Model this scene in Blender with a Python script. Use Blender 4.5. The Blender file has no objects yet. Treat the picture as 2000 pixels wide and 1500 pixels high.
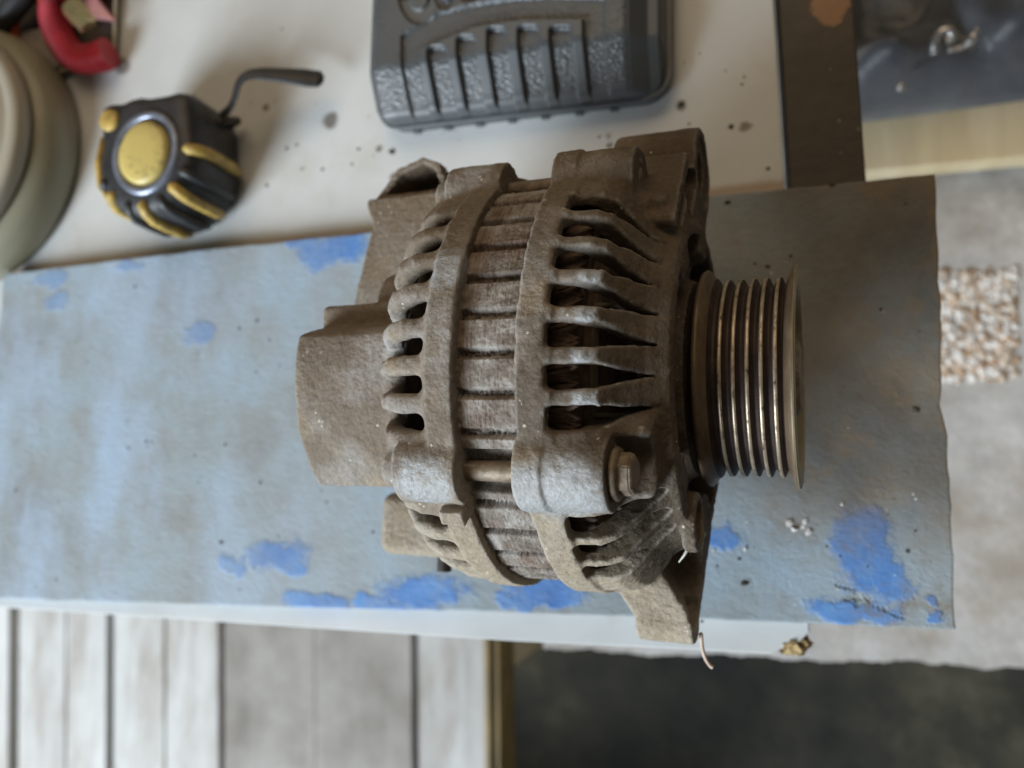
import bpy, bmesh, math, random
import numpy as np
from mathutils import Matrix, Vector
random.seed(7); rng = np.random.default_rng(7)
scene = bpy.context.scene
col = scene.collection

# ------------------------------------------------------------------ camera
FPX = 1600.0
_xv = np.array([-5300.0, 273.0, FPX]); _X = -_xv / np.linalg.norm(_xv)
_b = 200.0; _a = (FPX * FPX + 273.0 * _b) / 5300.0
_n = np.array([_a, _b, FPX]); _n /= np.linalg.norm(_n)
_Z = -_n; _Y = np.cross(_Z, _X)
CM = np.array([_X, _Y, _Z])                 # world = CM @ (right, down, forward)
CPOS = np.array([0.0, 0.0, 0.309])
cam_d = bpy.data.cameras.new('camera'); cam = bpy.data.objects.new('camera', cam_d); col.objects.link(cam)
R, D_, F_ = CM[:, 0], CM[:, 1], CM[:, 2]
cam.matrix_world = Matrix([[R[i], -D_[i], -F_[i], CPOS[i]] for i in range(3)] + [[0, 0, 0, 1]])
cam_d.sensor_width = 36.0; cam_d.lens = 36.0 * FPX / 2000.0
cam_d.clip_start = 0.01; cam_d.clip_end = 50
cam_d.dof.use_dof = True; cam_d.dof.focus_distance = 0.205; cam_d.dof.aperture_fstop = 9.5
scene.camera = cam
def at(px, py, z):
    r = CM @ np.array([px - 1000.0, py - 750.0, FPX]); t = (z - CPOS[2]) / r[2]
    return CPOS + t * r

# ------------------------------------------------------------------ light
w = bpy.data.worlds.new('World'); scene.world = w; w.use_nodes = True
w.node_tree.nodes['Background'].inputs[0].default_value = (1.0, 0.86, 0.68, 1)
w.node_tree.nodes['Background'].inputs[1].default_value = 0.085
def area(name, loc, target, size, size_y, power, colour):
    l = bpy.data.lights.new(name, 'AREA'); l.shape = 'RECTANGLE'; l.size = size; l.size_y = size_y
    l.energy = power; l.color = colour
    o = bpy.data.objects.new(name, l); col.objects.link(o); o.location = loc
    o.rotation_euler = (Vector(target) - Vector(loc)).to_track_quat('-Z', 'Y').to_euler()
    return o
area('doorway_light', (-1.45, -1.45, 1.00), (-0.05, 0.03, 0), 1.0, 1.3, 98, (0.82, 0.92, 1.0))
area('warm_fill', (-0.15, 1.35, 1.45), (-0.1, 0.05, 0), 1.6, 1.2, 11.5, (1.0, 0.78, 0.52))  # added warm fill lamp, no visible source, lifts the shaded table
vs = scene.view_settings
vs.view_transform = 'Standard'; vs.look = 'None'; vs.exposure = 0.09; vs.gamma = 1.0
try: vs.use_curve_mapping = False
except Exception: pass

# ------------------------------------------------------------------ material helpers
class NT:
    def __init__(s, name):
        s.m = bpy.data.materials.new(name); s.m.use_nodes = True; s.t = s.m.node_tree
        s.b = s.t.nodes['Principled BSDF']; s.co = s.t.nodes.new('ShaderNodeTexCoord')
    def n(s, k, **kw):
        d = s.t.nodes.new(k)
        for a, v in kw.items(): setattr(d, a, v)
        return d
    def put(s, sock, v):
        if hasattr(v, 'is_output') or isinstance(v, bpy.types.NodeSocket): s.t.links.new(v, sock)
        elif isinstance(v, (tuple, list)) and len(v) == 3 and sock.type == 'RGBA': sock.default_value = (*v, 1)
        else: sock.default_value = v
    def vec(s, scale=(1, 1, 1), loc=(0, 0, 0), rot=(0, 0, 0), src=None):
        d = s.n('ShaderNodeMapping'); s.put(d.inputs['Vector'], src or s.co.outputs['Object'])
        d.inputs['Scale'].default_value = scale; d.inputs['Location'].default_value = loc; d.inputs['Rotation'].default_value = rot
        return d.outputs[0]
    def noise(s, scale, detail=4, rough=.55, v=None, dist=0.0, out='Fac'):
        d = s.n('ShaderNodeTexNoise'); s.put(d.inputs['Vector'], v or s.co.outputs['Object'])
        d.inputs['Scale'].default_value = scale; d.inputs['Detail'].default_value = detail
        d.inputs['Roughness'].default_value = rough; d.inputs['Distortion'].default_value = dist
        return d.outputs[out]
    def voro(s, scale, v=None, out='Distance', feature='F1', rnd=1.0):
        d = s.n('ShaderNodeTexVoronoi', feature=feature); s.put(d.inputs['Vector'], v or s.co.outputs['Object'])
        d.inputs['Scale'].default_value = scale; d.inputs['Randomness'].default_value = rnd
        return d.outputs[out]
    def ramp(s, f, stops):
        d = s.n('ShaderNodeValToRGB'); s.put(d.inputs[0], f); e = d.color_ramp.elements
        while len(e) < len(stops): e.new(0.5)
        for i, (p, c) in enumerate(stops):
            e[i].position = p; c = (c, c, c) if not isinstance(c, (tuple, list)) else c; e[i].color = (*c, 1)
        return d.outputs[0]
    def mix(s, f, a, b, mode='MIX'):
        d = s.n('ShaderNodeMix', data_type='RGBA', blend_type=mode); s.put(d.inputs[0], f); s.put(d.inputs[6], a); s.put(d.inputs[7], b)
        return d.outputs[2]
    def math(s, op, a, b=0.0, c=None, clamp=False):
        d = s.n('ShaderNodeMath', operation=op, use_clamp=clamp); s.put(d.inputs[0], a); s.put(d.inputs[1], b)
        if c is not None: s.put(d.inputs[2], c)
        return d.outputs[0]
    def step(s, x, lo, hi):
        d = s.n('ShaderNodeMapRange', interpolation_type='SMOOTHSTEP'); s.put(d.inputs[0], x)
        d.inputs[1].default_value = lo; d.inputs[2].default_value = hi
        return d.outputs[0]
    def xyz(s, src=None):
        d = s.n('ShaderNodeSeparateXYZ'); s.put(d.inputs[0], src or s.co.outputs['Object']); return d.outputs
    def near(s, pts, warp=0.0, wscale=60.0):
        """distance-based mask of round spots (x, y, z, radius) in object space, warped by noise"""
        v = s.co.outputs['Object']
        if warp:
            nc = s.noise(wscale, 4, .6, out='Color')
            a = s.n('ShaderNodeVectorMath', operation='SUBTRACT'); s.put(a.inputs[0], nc); a.inputs[1].default_value = (.5, .5, .5)
            m = s.n('ShaderNodeVectorMath', operation='SCALE'); s.put(m.inputs[0], a.outputs[0]); m.inputs['Scale'].default_value = warp
            q = s.n('ShaderNodeVectorMath', operation='ADD'); s.put(q.inputs[0], v); s.put(q.inputs[1], m.outputs[0]); v = q.outputs[0]
        out = None
        for p in pts:
            d = s.n('ShaderNodeVectorMath', operation='SUBTRACT'); s.put(d.inputs[0], v); d.inputs[1].default_value = p[:3]
            if len(p) > 4:
                k = s.n('ShaderNodeVectorMath', operation='MULTIPLY'); s.put(k.inputs[0], d.outputs[0]); k.inputs[1].default_value = p[4]; d = k
            l = s.n('ShaderNodeVectorMath', operation='LENGTH'); s.put(l.inputs[0], d.outputs[0])
            f = s.math('SUBTRACT', 1.0, s.math('DIVIDE', l.outputs['Value'], p[3]))
            out = f if out is None else s.math('MAXIMUM', out, f)
        return out
    def bump(s, h, strength=.5, dist=.001, prev=None):
        d = s.n('ShaderNodeBump'); s.put(d.inputs['Height'], h); d.inputs['Strength'].default_value = strength; d.inputs['Distance'].default_value = dist
        if prev is not None: s.put(d.inputs['Normal'], prev)
        return d.outputs[0]
    def set(s, color=None, rough=None, metal=None, normal=None, **kw):
        for k, v in (('Base Color', color), ('Roughness', rough), ('Metallic', metal), ('Normal', normal)):
            if v is not None: s.put(s.b.inputs[k], v)
        for k, v in kw.items(): s.put(s.b.inputs[k], v)
        return s.m

MAT = {}
def plain(name, c, rough=.6, metal=0.0, var=.25, scale=120.0, bump=.2, bdist=.0005):
    t = NT(name); f = t.noise(scale, 5, .6)
    c2 = tuple(max(0, x * (1 - var)) for x in c); c3 = tuple(min(1, x * (1 + var)) for x in c)
    MAT[name] = t.set(t.ramp(f, [(.3, c2), (.7, c3)]), t.ramp(t.noise(scale * .4), [(.3, max(.03, rough - .1)), (.7, min(1, rough + .1))]), metal, t.bump(t.noise(scale * 4, 4), bump, bdist))
    return MAT[name]

def cast(name, dust, grey, grease, front_grease=False, spots=()):
    t = NT(name)
    n1 = t.noise(55, 5, .65); n2 = t.noise(260, 5, .65); n3 = t.noise(24, 4, .6); n4 = t.noise(120, 5, .7)
    c = t.mix(t.ramp(n1, [(.34, 0.0), (.52, 1.0)]), dust, grey)
    c = t.mix(t.math('MULTIPLY', t.ramp(n3, [(.42, 0.0), (.58, 1.0)]), .85), c, grease)
    c = t.mix(t.math('MULTIPLY', t.ramp(n4, [(.54, 0.0), (.68, 1.0)]), .5), c, grease)
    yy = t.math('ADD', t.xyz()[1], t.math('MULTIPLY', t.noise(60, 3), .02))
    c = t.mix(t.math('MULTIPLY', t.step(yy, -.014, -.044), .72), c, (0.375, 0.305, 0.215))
    up_ = t.math('MULTIPLY', t.step(yy, .012, .052), t.ramp(t.noise(38, 4, .6), [(.3, .35), (.6, .85)]))  # patchy brown grime towards +y, that side's shade put into the colour too
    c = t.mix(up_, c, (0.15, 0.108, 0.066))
    if front_grease:
        x, y_, z_ = t.xyz()[:3]
        g = t.math('MULTIPLY', t.math('MAXIMUM', t.math('MULTIPLY', t.step(x, -.036, -.027), t.step(y_, -.046, -.026)), t.math('MULTIPLY', t.step(x, -.030, -.021), t.step(y_, -.064, -.054))), t.ramp(t.noise(90, 4, .6), [(.2, .6), (.6, 1.0)]))
        c = t.mix(t.math('MULTIPLY', g, .94), c, grease)
    c = t.mix(1.0, c, t.ramp(t.noise(640, 4, .7), [(.34, .75), (.5, .97), (.68, 1.14)]), 'MULTIPLY')
    # pitted pale grains of sand stuck in the dirt
    sp = t.voro(420); spm = t.math('MULTIPLY', t.math('LESS_THAN', sp, .17), t.math('GREATER_THAN', t.noise(110, 2), .60))
    c = t.mix(t.math('MULTIPLY', spm, .8), c, (0.52, 0.46, 0.36))
    met = 0.0
    if spots:
        m = t.math('MULTIPLY', t.step(t.near(spots, .006, 120), 0.05, .4), t.ramp(t.noise(420, 4, .7), [(.3, .35), (.6, 1.0)]))
        c = t.mix(m, c, (0.36, 0.365, 0.37)); met = t.math('MULTIPLY', m, .22)
    # bare metal on worn edges
    g = t.n('ShaderNodeNewGeometry'); e = t.ramp(g.outputs['Pointiness'], [(.515, 0.0), (.57, 1.0)])
    c = t.mix(t.math('MULTIPLY', e, .5), c, (0.44, 0.425, 0.40))
    b = t.bump(t.noise(560, 5, .72), .68, .0009)
    b = t.bump(t.voro(950), .3, .0004, b); b = t.bump(n1, .25, .002, b)
    MAT[name] = t.set(c, t.math('SUBTRACT', t.ramp(n2, [(.3, .72), (.7, .92)]), t.math('MULTIPLY', met, 1.0) if spots else 0.0), met, b); return MAT[name]

DUST, GREYA, GREASE = (0.29, 0.228, 0.155), (0.305, 0.280, 0.255), (0.088, 0.062, 0.038)
def polar(s, r, deg):    # alternator local point
    a = math.radians(deg); return (s, r * math.sin(a), r * math.cos(a))
cast('cast_rear', DUST, GREYA, (0.15, 0.11, 0.073), False, [(*polar(-.071, .066, -29), .010), (*polar(-.066, .0635, 21), .008), (*polar(-.071, .066, 61), .007)])
cast('cast_front', DUST, GREYA, GREASE, True, [(*polar(-.036, .066, -31), .013), (*polar(-.045, .066, -31), .010)] + [(*polar(-.030, .061, a), .0045) for a in (17.5, 8, -1.3, -10.7)])

# stator laminations
t = NT('laminations'); x = t.xyz()
n1 = t.noise(160, 5, .65); n2 = t.noise(55, 3)
c = t.ramp(n1, [(.3, (0.095, 0.068, 0.05)), (.48, (0.21, 0.175, 0.145)), (.64, (0.36, 0.33, 0.30))])
c = t.mix(t.ramp(n2, [(.5, 0.0), (.75, .75)]), c, (0.17, 0.085, 0.045))
lam = t.noise(1.0, 3, .6, t.vec((1700, 130, 130)))
c = t.mix(t.math('MULTIPLY', t.ramp(lam, [(.36, .6), (.52, 0.0)]), t.ramp(n2, [(.4, 0.0), (.6, 1.0)])), c, (0.05, 0.035, 0.025))
MAT['laminations'] = t.set(c, .82, 0.0, t.bump(t.noise(600, 5, .75), .7, .0009, t.bump(lam, .5, .0006)))

# pulley steels
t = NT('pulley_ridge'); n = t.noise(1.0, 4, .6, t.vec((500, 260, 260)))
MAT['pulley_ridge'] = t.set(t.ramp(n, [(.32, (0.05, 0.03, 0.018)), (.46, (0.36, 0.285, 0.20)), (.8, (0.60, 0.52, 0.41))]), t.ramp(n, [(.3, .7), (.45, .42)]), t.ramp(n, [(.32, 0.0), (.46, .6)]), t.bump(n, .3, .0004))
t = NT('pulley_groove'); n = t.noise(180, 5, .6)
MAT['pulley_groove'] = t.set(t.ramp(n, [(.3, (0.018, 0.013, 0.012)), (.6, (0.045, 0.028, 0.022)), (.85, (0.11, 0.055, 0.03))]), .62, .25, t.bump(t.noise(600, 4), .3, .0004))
t = NT('pulley_flange'); n = t.noise(1.0, 5, .6, t.vec((300, 90, 90)))
MAT['pulley_flange'] = t.set(t.ramp(n, [(.3, (0.09, 0.06, 0.036)), (.6, (0.17, 0.12, 0.075)), (.8, (0.25, 0.20, 0.135))]), t.ramp(n, [(.3, .6), (.8, .42)]), .35, t.bump(t.noise(500, 4), .2, .0004))
t = NT('pulley_face'); n = t.noise(140, 5, .65)
MAT['pulley_face'] = t.set(t.ramp(n, [(.3, (0.22, 0.18, 0.095)), (.7, (0.38, 0.34, 0.215))]), .5, .25, t.bump(t.noise(500, 4), .2, .0004))
plain('bolt_steel', (0.20, 0.155, 0.11), .6, .3, .5, 260, .4)
plain('copper', (0.13, 0.085, 0.06), .75, 0.0, .5, 300, .5)
plain('dark_inner', (0.035, 0.028, 0.022), .8, 0.0, .4, 200)
plain('rotor_rust', (0.15, 0.095, 0.062), .85, 0.0, .5, 140, .5)
plain('fan_steel', (0.16, 0.125, 0.09), .7, .2, .4, 200)
plain('stud_black', (0.06, 0.052, 0.045), .6, .3)

# ------------------------------------------------------------------ object helpers
def link(name, me, mat=None, parent=None, smooth=False):
    o = bpy.data.objects.new(name, me); col.objects.link(o)
    if mat is not None:
        for m in (mat if isinstance(mat, (list, tuple)) else [mat]): me.materials.append(MAT[m] if isinstance(m, str) else m)
    if smooth: me.polygons.foreach_set('use_smooth', np.ones(len(me.polygons), bool))
    if parent is not None:
        o.parent = parent; o.matrix_parent_inverse = Matrix()
    return o
def pyd(name, v, f, mat=None, parent=None, smooth=False):
    me = bpy.data.meshes.new(name); me.from_pydata([tuple(map(float, p)) for p in v], [], [tuple(map(int, q)) for q in f]); me.update()
    return link(name, me, mat, parent, smooth)
def npmesh(name, V, Q, mat=None, parent=None, smooth=True):
    me = bpy.data.meshes.new(name); nv, nf = len(V), len(Q)
    me.vertices.add(nv); me.vertices.foreach_set('co', np.ascontiguousarray(V, np.float32).ravel())
    me.loops.add(nf * 4); me.loops.foreach_set('vertex_index', np.ascontiguousarray(Q, np.int32).ravel())
    me.polygons.add(nf); me.polygons.foreach_set('loop_start', np.arange(0, nf * 4, 4, dtype=np.int32))
    me.update(calc_edges=True); me.validate()
    return link(name, me, mat, parent, smooth)
def tag(o, label, cat, group=None, kind=None):
    if label: o['label'] = label
    if cat: o['category'] = cat
    if group: o['group'] = group
    if kind: o['kind'] = kind
    return o
def empty(name, loc, label, cat, group=None):
    o = bpy.data.objects.new(name, None); col.objects.link(o); o.location = loc; o.empty_display_size = .02
    return tag(o, label, cat, group)
def bevelled_box(lo, hi, bev=.001, seg=2):
    bm = bmesh.new(); bmesh.ops.create_cube(bm, size=1.0)
    for v in bm.verts: v.co = Vector([lo[i] + (v.co[i] + .5) * (hi[i] - lo[i]) for i in range(3)])
    if bev: bmesh.ops.bevel(bm, geom=bm.edges[:], offset=bev, segments=seg, profile=.6, affect='EDGES')
    return bm
def bmobj(name, bm, mat, parent=None, smooth=False):
    me = bpy.data.meshes.new(name); bm.normal_update(); bm.to_mesh(me); bm.free()
    return link(name, me, mat, parent, smooth)
def prism(poly, z0, z1, bev=0.0, seg=2):
    bm = bmesh.new(); a = [bm.verts.new((p[0], p[1], z0)) for p in poly]; b = [bm.verts.new((p[0], p[1], z1)) for p in poly]
    n = len(poly); bm.faces.new(a[::-1]); bm.faces.new(b)
    for i in range(n): bm.faces.new((a[i], a[(i + 1) % n], b[(i + 1) % n], b[i]))
    bmesh.ops.recalc_face_normals(bm, faces=bm.faces[:])
    if bev: bmesh.ops.bevel(bm, geom=[e for e in bm.edges if abs(e.verts[0].co.z - e.verts[1].co.z) < 1e-7], offset=bev, segments=seg, profile=.6, affect='EDGES')
    return bm
def lathe(profile, seg, axis='x', mats=None, close=False):
    """profile (s, r) turned round the x (or z) axis -> verts, quads, material index per profile span"""
    V, Q, I = [], [], []
    for s, r in profile:
        for k in range(seg):
            a = 2 * math.pi * k / seg
            V.append((s, r * math.sin(a), r * math.cos(a)) if axis == 'x' else (r * math.cos(a), r * math.sin(a), s))
    n = len(profile)
    for i in range(n - 1 if not close else n):
        for k in range(seg):
            j = (i + 1) % n; q = (i * seg + k, j * seg + k, j * seg + (k + 1) % seg, i * seg + (k + 1) % seg)
            Q.append(q if axis == 'x' else q[::-1]); I.append(mats[i] if mats else 0)
    return V, Q, I
def tube(pts, rad, sides=10, flat=1.0):
    """a smooth round tube through the points, rad a number or a list"""
    P = [Vector(p) for p in pts]; V, Q = [], []
    rad = rad if isinstance(rad, (list, tuple)) else [rad] * len(P)
    prev = Vector((0, 0, 1))
    for i, p in enumerate(P):
        d = (P[min(i + 1, len(P) - 1)] - P[max(i - 1, 0)]).normalized()
        a = d.cross(prev)
        if a.length < 1e-5: a = d.cross(Vector((0, 1, 0)))
        a.normalize(); b = a.cross(d).normalized(); prev = b
        for k in range(sides):
            th = 2 * math.pi * k / sides; V.append(p + a * math.cos(th) * rad[i] + b * math.sin(th) * rad[i] * flat)
    for i in range(len(P) - 1):
        for k in range(sides):
            Q.append((i * sides + k, i * sides + (k + 1) % sides, (i + 1) * sides + (k + 1) % sides, (i + 1) * sides + k))
    Q.append(tuple(range(sides))[::-1]); Q.append(tuple(range((len(P) - 1) * sides, len(P) * sides)))
    return V, Q
def spline(pts, n=24):
    P = [np.array(p, float) for p in pts]; P = [2 * P[0] - P[1]] + P + [2 * P[-1] - P[-2]]; out = []
    for i in range(1, len(P) - 2):
        for k in range(n):
            u = k / n; a, b, c, d = P[i - 1], P[i], P[i + 1], P[i + 2]
            out.append(.5 * (2 * b + (c - a) * u + (2 * a - 5 * b + 4 * c - d) * u * u + (3 * b - a - 3 * c + d) * u ** 3))
    out.append(P[-2]); return out
# ------------------------------------------------------------------ setting
TZ = -.008                                        # table top; the plank lies on it
ZS, ZB, ZP = -.26, -.42, -.75                     # concrete slab, board deck, sunken floor
# concrete
t = NT('concrete'); n1 = t.noise(9, 6, .6); n2 = t.noise(45, 5, .65)
c = t.ramp(n1, [(.3, (0.40, 0.385, 0.37)), (.55, (0.53, 0.51, 0.49)), (.75, (0.62, 0.60, 0.58))])
c = t.mix(t.ramp(n2, [(.3, .6), (.6, 0.0)]), c, (0.27, 0.25, 0.23))
c = t.mix(t.ramp(t.noise(14, 5, .7, t.vec((1, 1, 1), (4, 4, 1))), [(.46, 0.0), (.66, .75)]), c, (0.33, 0.275, 0.22))
MAT['concrete'] = t.set(c, .85, 0.0, t.bump(n2, .3, .003, t.bump(t.noise(220, 4), .2, .001)))
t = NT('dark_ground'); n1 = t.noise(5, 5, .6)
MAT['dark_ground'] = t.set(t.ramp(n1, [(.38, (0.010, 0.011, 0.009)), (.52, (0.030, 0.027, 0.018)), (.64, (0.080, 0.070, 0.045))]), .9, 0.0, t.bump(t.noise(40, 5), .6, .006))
# sunken floor
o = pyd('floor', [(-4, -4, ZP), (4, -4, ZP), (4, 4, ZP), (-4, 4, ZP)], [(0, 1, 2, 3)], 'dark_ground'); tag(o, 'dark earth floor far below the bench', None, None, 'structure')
# concrete ledge with a crumbled edge
e0, e1 = at(1062, 1268, ZS), at(2060, 1306, ZS)
edge = []
for k in range(121):
    u = k / 120; p = e0 + (e1 - e0) * u; edge.append((p[0], p[1] + .0011 * math.sin(k * .16) + .0007 * math.sin(k * .57 + 1) + random.uniform(-.0006, .0006)))
poly = [(e0[0] - .01, 1.2)] + [(e0[0] - .012, .1), (e0[0] - .002, e0[1] + .03)] + edge + [(1.4, edge[-1][1]), (1.4, 1.2)]
o = bmobj('pavement', prism(poly[::-1], ZP - .001, ZS, 0), 'concrete'); tag(o, 'pale worn concrete ledge beneath the bench', None, None, 'structure')

# painted plank ------------------------------------------------------------
t = NT('plank_paint'); X = t.xyz()
n1 = t.noise(16, 5, .6); n2 = t.noise(48, 5, .6); n3 = t.noise(7, 3, .5)
c = t.ramp(n1, [(.34, (0.225, 0.235, 0.24)), (.5, (0.285, 0.33, 0.355)), (.66, (0.30, 0.39, 0.47))])
c = t.mix(t.ramp(n2, [(.5, 0.0), (.72, .65)]), c, (0.255, 0.25, 0.24))
lb = t.math('MULTIPLY', t.ramp(t.noise(30, 4, .6, t.vec((1, .45, 1), (3, 1, 0))), [(.42, 0.0), (.64, .65)]), t.step(X[0], -.12, -.28))
c = t.mix(lb, c, (0.36, 0.47, 0.62))
blue = []
for (px, py, rx, ry) in [(1690, 1075, 75, 95), (1745, 1130, 50, 60), (1650, 1195, 85, 34), (1720, 1200, 55, 28), (1412, 1042, 42, 30), (825, 1155, 100, 46), (735, 1178, 60, 26), (1075, 1155, 95, 40), (1010, 1175, 50, 22), (535, 1085, 72, 42), (575, 1105, 40, 26), (620, 1178, 75, 26), (645, 490, 85, 42), (585, 470, 50, 20), (388, 655, 38, 32), (95, 548, 40, 14), (1815, 1165, 18, 18), (1830, 1195, 22, 14), (455, 1100, 30, 22), (110, 590, 26, 26), (250, 520, 30, 14)]:
    a, b, d = at(px, py, 0), at(px + rx, py, 0), at(px, py + ry, 0); r = float(np.linalg.norm(b - a)); k = r / float(np.linalg.norm(d - a))
    blue.append((float(a[0]), float(a[1]), 0, r, (1, k, 0)))
bm_ = t.near(blue, .018, 62)
bmask = t.step(t.math('ADD', bm_, t.math('MULTIPLY', t.math('SUBTRACT', t.noise(150, 6, .75), .5), 1.0)), -.06, .40)
bc = t.ramp(t.noise(60, 4), [(.3, (0.045, 0.16, 0.46)), (.7, (0.11, 0.28, 0.62))])
fade = t.math('ADD', .45, t.math('MULTIPLY', t.step(X[0], -.26, -.15), .55))
c = t.mix(t.math('MULTIPLY', fade, t.math('MULTIPLY', bmask, t.ramp(t.noise(70, 5, .7), [(.30, .5), (.55, .96)]))), c, bc)
# grime and rusty stains towards the near end, with the alternator's shadow painted in
grime_shade = t.math('MULTIPLY', t.step(X[0], -.03, .025), t.math('MULTIPLY', t.step(X[1], -.035, .006), t.ramp(t.noise(26, 5, .65), [(.25, .65), (.6, 1.0)])))
c = t.mix(t.math('MULTIPLY', grime_shade, .9), c, t.ramp(t.noise(20, 4), [(.36, (0.070, 0.068, 0.064)), (.5, (0.105, 0.086, 0.062)), (.62, (0.165, 0.120, 0.068))]))
st = t.ramp(t.noise(42, 5, .7, t.vec((1, 1, 1), (5, 2, 0))), [(.54, 0.0), (.68, .75)])
c = t.mix(t.math('MULTIPLY', st, t.step(X[0], -.05, .05)), c, (0.20, 0.14, 0.075))
rim = t.step(t.math('ADD', X[0], t.math('MULTIPLY', t.noise(120, 3), .006)), .0615, .0655)
c = t.mix(t.math('MULTIPLY', rim, .6), c, (0.19, 0.13, 0.06))
# a crack in the thick paint with a bare chip beside it
cr = []
for (xa_, ya_), (xb_, yb_) in (((1636, 1142), (1668, 1152)), ((1668, 1152), (1684, 1160)), ((1684, 1160), (1698, 1180)), ((1698, 1180), (1740, 1196)), ((1740, 1196), (1772, 1212))):
    for k in range(4): q = at(xa_ + (xb_ - xa_) * k / 4, ya_ + (yb_ - ya_) * k / 4, 0); cr.append((float(q[0]), float(q[1]), 0, .0010))
crack = t.math('MULTIPLY', t.step(t.near(cr, .0034, 260), .05, .6), t.ramp(t.noise(160, 3), [(.4, .2), (.55, 1.0)]))
q = at(1668, 1172, 0); chip = t.step(t.near([(float(q[0]), float(q[1]), 0, .0042, (1, 1.4, 0))], .009, 160), .0, .7)
c = t.mix(t.math('MULTIPLY', chip, .8), c, (0.27, 0.32, 0.32)); c = t.mix(t.math('MULTIPLY', crack, .4), c, (0.07, 0.07, 0.065))
# specks and scratches
sp = t.math('LESS_THAN', t.voro(95), .075); c = t.mix(t.math('MULTIPLY', sp, t.math('GREATER_THAN', t.noise(22, 2), .53)), c, (0.045, 0.045, 0.05))
sp2 = t.math('LESS_THAN', t.voro(150, t.vec((1, 1, 1), (9, 4, 2))), .06); c = t.mix(t.math('MULTIPLY', sp2, t.math('GREATER_THAN', t.noise(30, 2, .5, t.vec((1, 1, 1), (7, 7, 7))), .57)), c, (0.62, 0.62, 0.60))
wr = t.noise(1.0, 5, .62, t.vec((150, 230, 200), (0, 0, 0), (0, 0, .5)), 1.2)
b = t.bump(wr, .32, .0012); b = t.bump(t.noise(620, 4, .65), .35, .0005, b); b = t.bump(bmask, .5, .0006, b); b = t.bump(t.math('MULTIPLY', t.math('MAXIMUM', crack, chip), -1.0), .8, .001, b); b = t.bump(sp2, .8, .001, b)
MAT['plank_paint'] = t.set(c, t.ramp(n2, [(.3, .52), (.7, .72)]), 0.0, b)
out = [(5, 536), (400, 487), (800, 446), (1300, 392), (1530, 368), (1700, 352), (1826, 338), (1829, 420), (1834, 520), (1838, 620), (1840, 735), (1836, 790), (1843, 815), (1852, 852), (1851, 885), (1856, 965), (1860, 1060), (1863, 1140), (1868, 1230),
       (1760, 1226), (1600, 1219), (1300, 1207), (900, 1194), (500, 1185), (0, 1170), (-60, 1168), (-40, 900), (-5, 640), (2, 600)]
poly = []
for i_, p in enumerate(out):
    q = out[(i_ + 1) % len(out)]; n = max(1, int(math.hypot(q[0] - p[0], q[1] - p[1]) / 22)); endside = p[0] > 1800 and q[0] > 1800
    for k in range(n):
        u = k / n; j = (random.uniform(-2.6, 2.6) if endside else random.uniform(-1.1, 1.1)) if k else 0
        a = at(p[0] + (q[0] - p[0]) * u + (j if endside else 0), p[1] + (q[1] - p[1]) * u + (0 if endside else j), 0); poly.append((a[0], a[1]))
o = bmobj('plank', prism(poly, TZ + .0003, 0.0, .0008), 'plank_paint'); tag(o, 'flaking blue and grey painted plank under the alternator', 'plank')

# white laminate table board --------------------------------------------------
t = NT('laminate'); X = t.xyz(); n1 = t.noise(14, 5, .6)
c = t.ramp(n1, [(.3, (0.52, 0.525, 0.515)), (.7, (0.62, 0.635, 0.635))])
c = t.mix(t.ramp(t.noise(24, 5, .65, t.vec((1, 1, 1), (2, 8, 0))), [(.56, 0.0), (.8, .45)]), c, (0.42, 0.36, 0.27))
yl = t.math('SUBTRACT', X[1], t.math('MULTIPLY', t.noise(60, 4), .0022))
band = t.math('MULTIPLY', t.step(yl, .1085, .1100), t.step(yl, .1165, .1128))
c = t.mix(t.math('MULTIPLY', band, .75), c, (0.30, 0.19, 0.10))
sp = t.math('LESS_THAN', t.voro(60), .05); c = t.mix(t.math('MULTIPLY', sp, t.math('GREATER_THAN', t.noise(13, 2), .58)), c, (0.07, 0.055, 0.045))
sm = t.step(t.near([(*[float(v) for v in at(px, py, TZ)], r) for px, py, r in ((645, 235, .006), (585, 150, .006), (240, 130, .007), (1330, 205, .0032), (740, 290, .003), (520, 210, .003), (770, 345, .0028), (1455, 248, .003), (1190, 285, .002))], .004, 160), .1, .6)
c = t.mix(t.math('MULTIPLY', sm, .8), c, (0.10, 0.075, 0.055))
MAT['laminate'] = t.set(c, t.ramp(n1, [(.3, .34), (.7, .5)]), 0.0, t.bump(t.noise(300, 4), .12, .0004))
t = NT('chipboard'); MAT['chipboard'] = t.set(t.ramp(t.noise(420, 5, .7), [(.3, (0.10, 0.06, 0.025)), (.5, (0.36, 0.25, 0.11)), (.7, (0.58, 0.45, 0.25))]), .9, 0.0, t.bump(t.voro(320), .9, .002))
tr = at(1522, 200, TZ)[0]; ty = at(1000, 1252, TZ)[1]; tl = at(0, 1186, TZ)[1]
ch = at(1528, 1250, TZ)[0]
poly = [(-.75, tl - .004), (-.36, tl), (at(1000, 1246, TZ)[0], ty), (ch - .004, ty - .0005), (ch + .0006, ty + .0018), (ch + .003, ty + .0035), (ch + .005, ty + .0032), (tr, ty + .0075), (tr, .6), (-.75, .6)]
tab = empty('work_table', (-.2, .2, TZ - .018), 'white laminate table board with a broken corner under the plank', 'table')
bm = prism(poly, TZ - .0165, TZ, .0004, 1); bmesh.ops.translate(bm, verts=bm.verts[:], vec=-Vector((-.2, .2, TZ - .018)))
def rel(o, root): o.parent = root; o.matrix_parent_inverse = Matrix(); o.location = -Vector(root.location); return o
bm2 = prism(poly, TZ - .0165, TZ, .0004, 1); o = bmobj('table_top', bm2, 'laminate'); rel(o, tab); bm.free()
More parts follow.
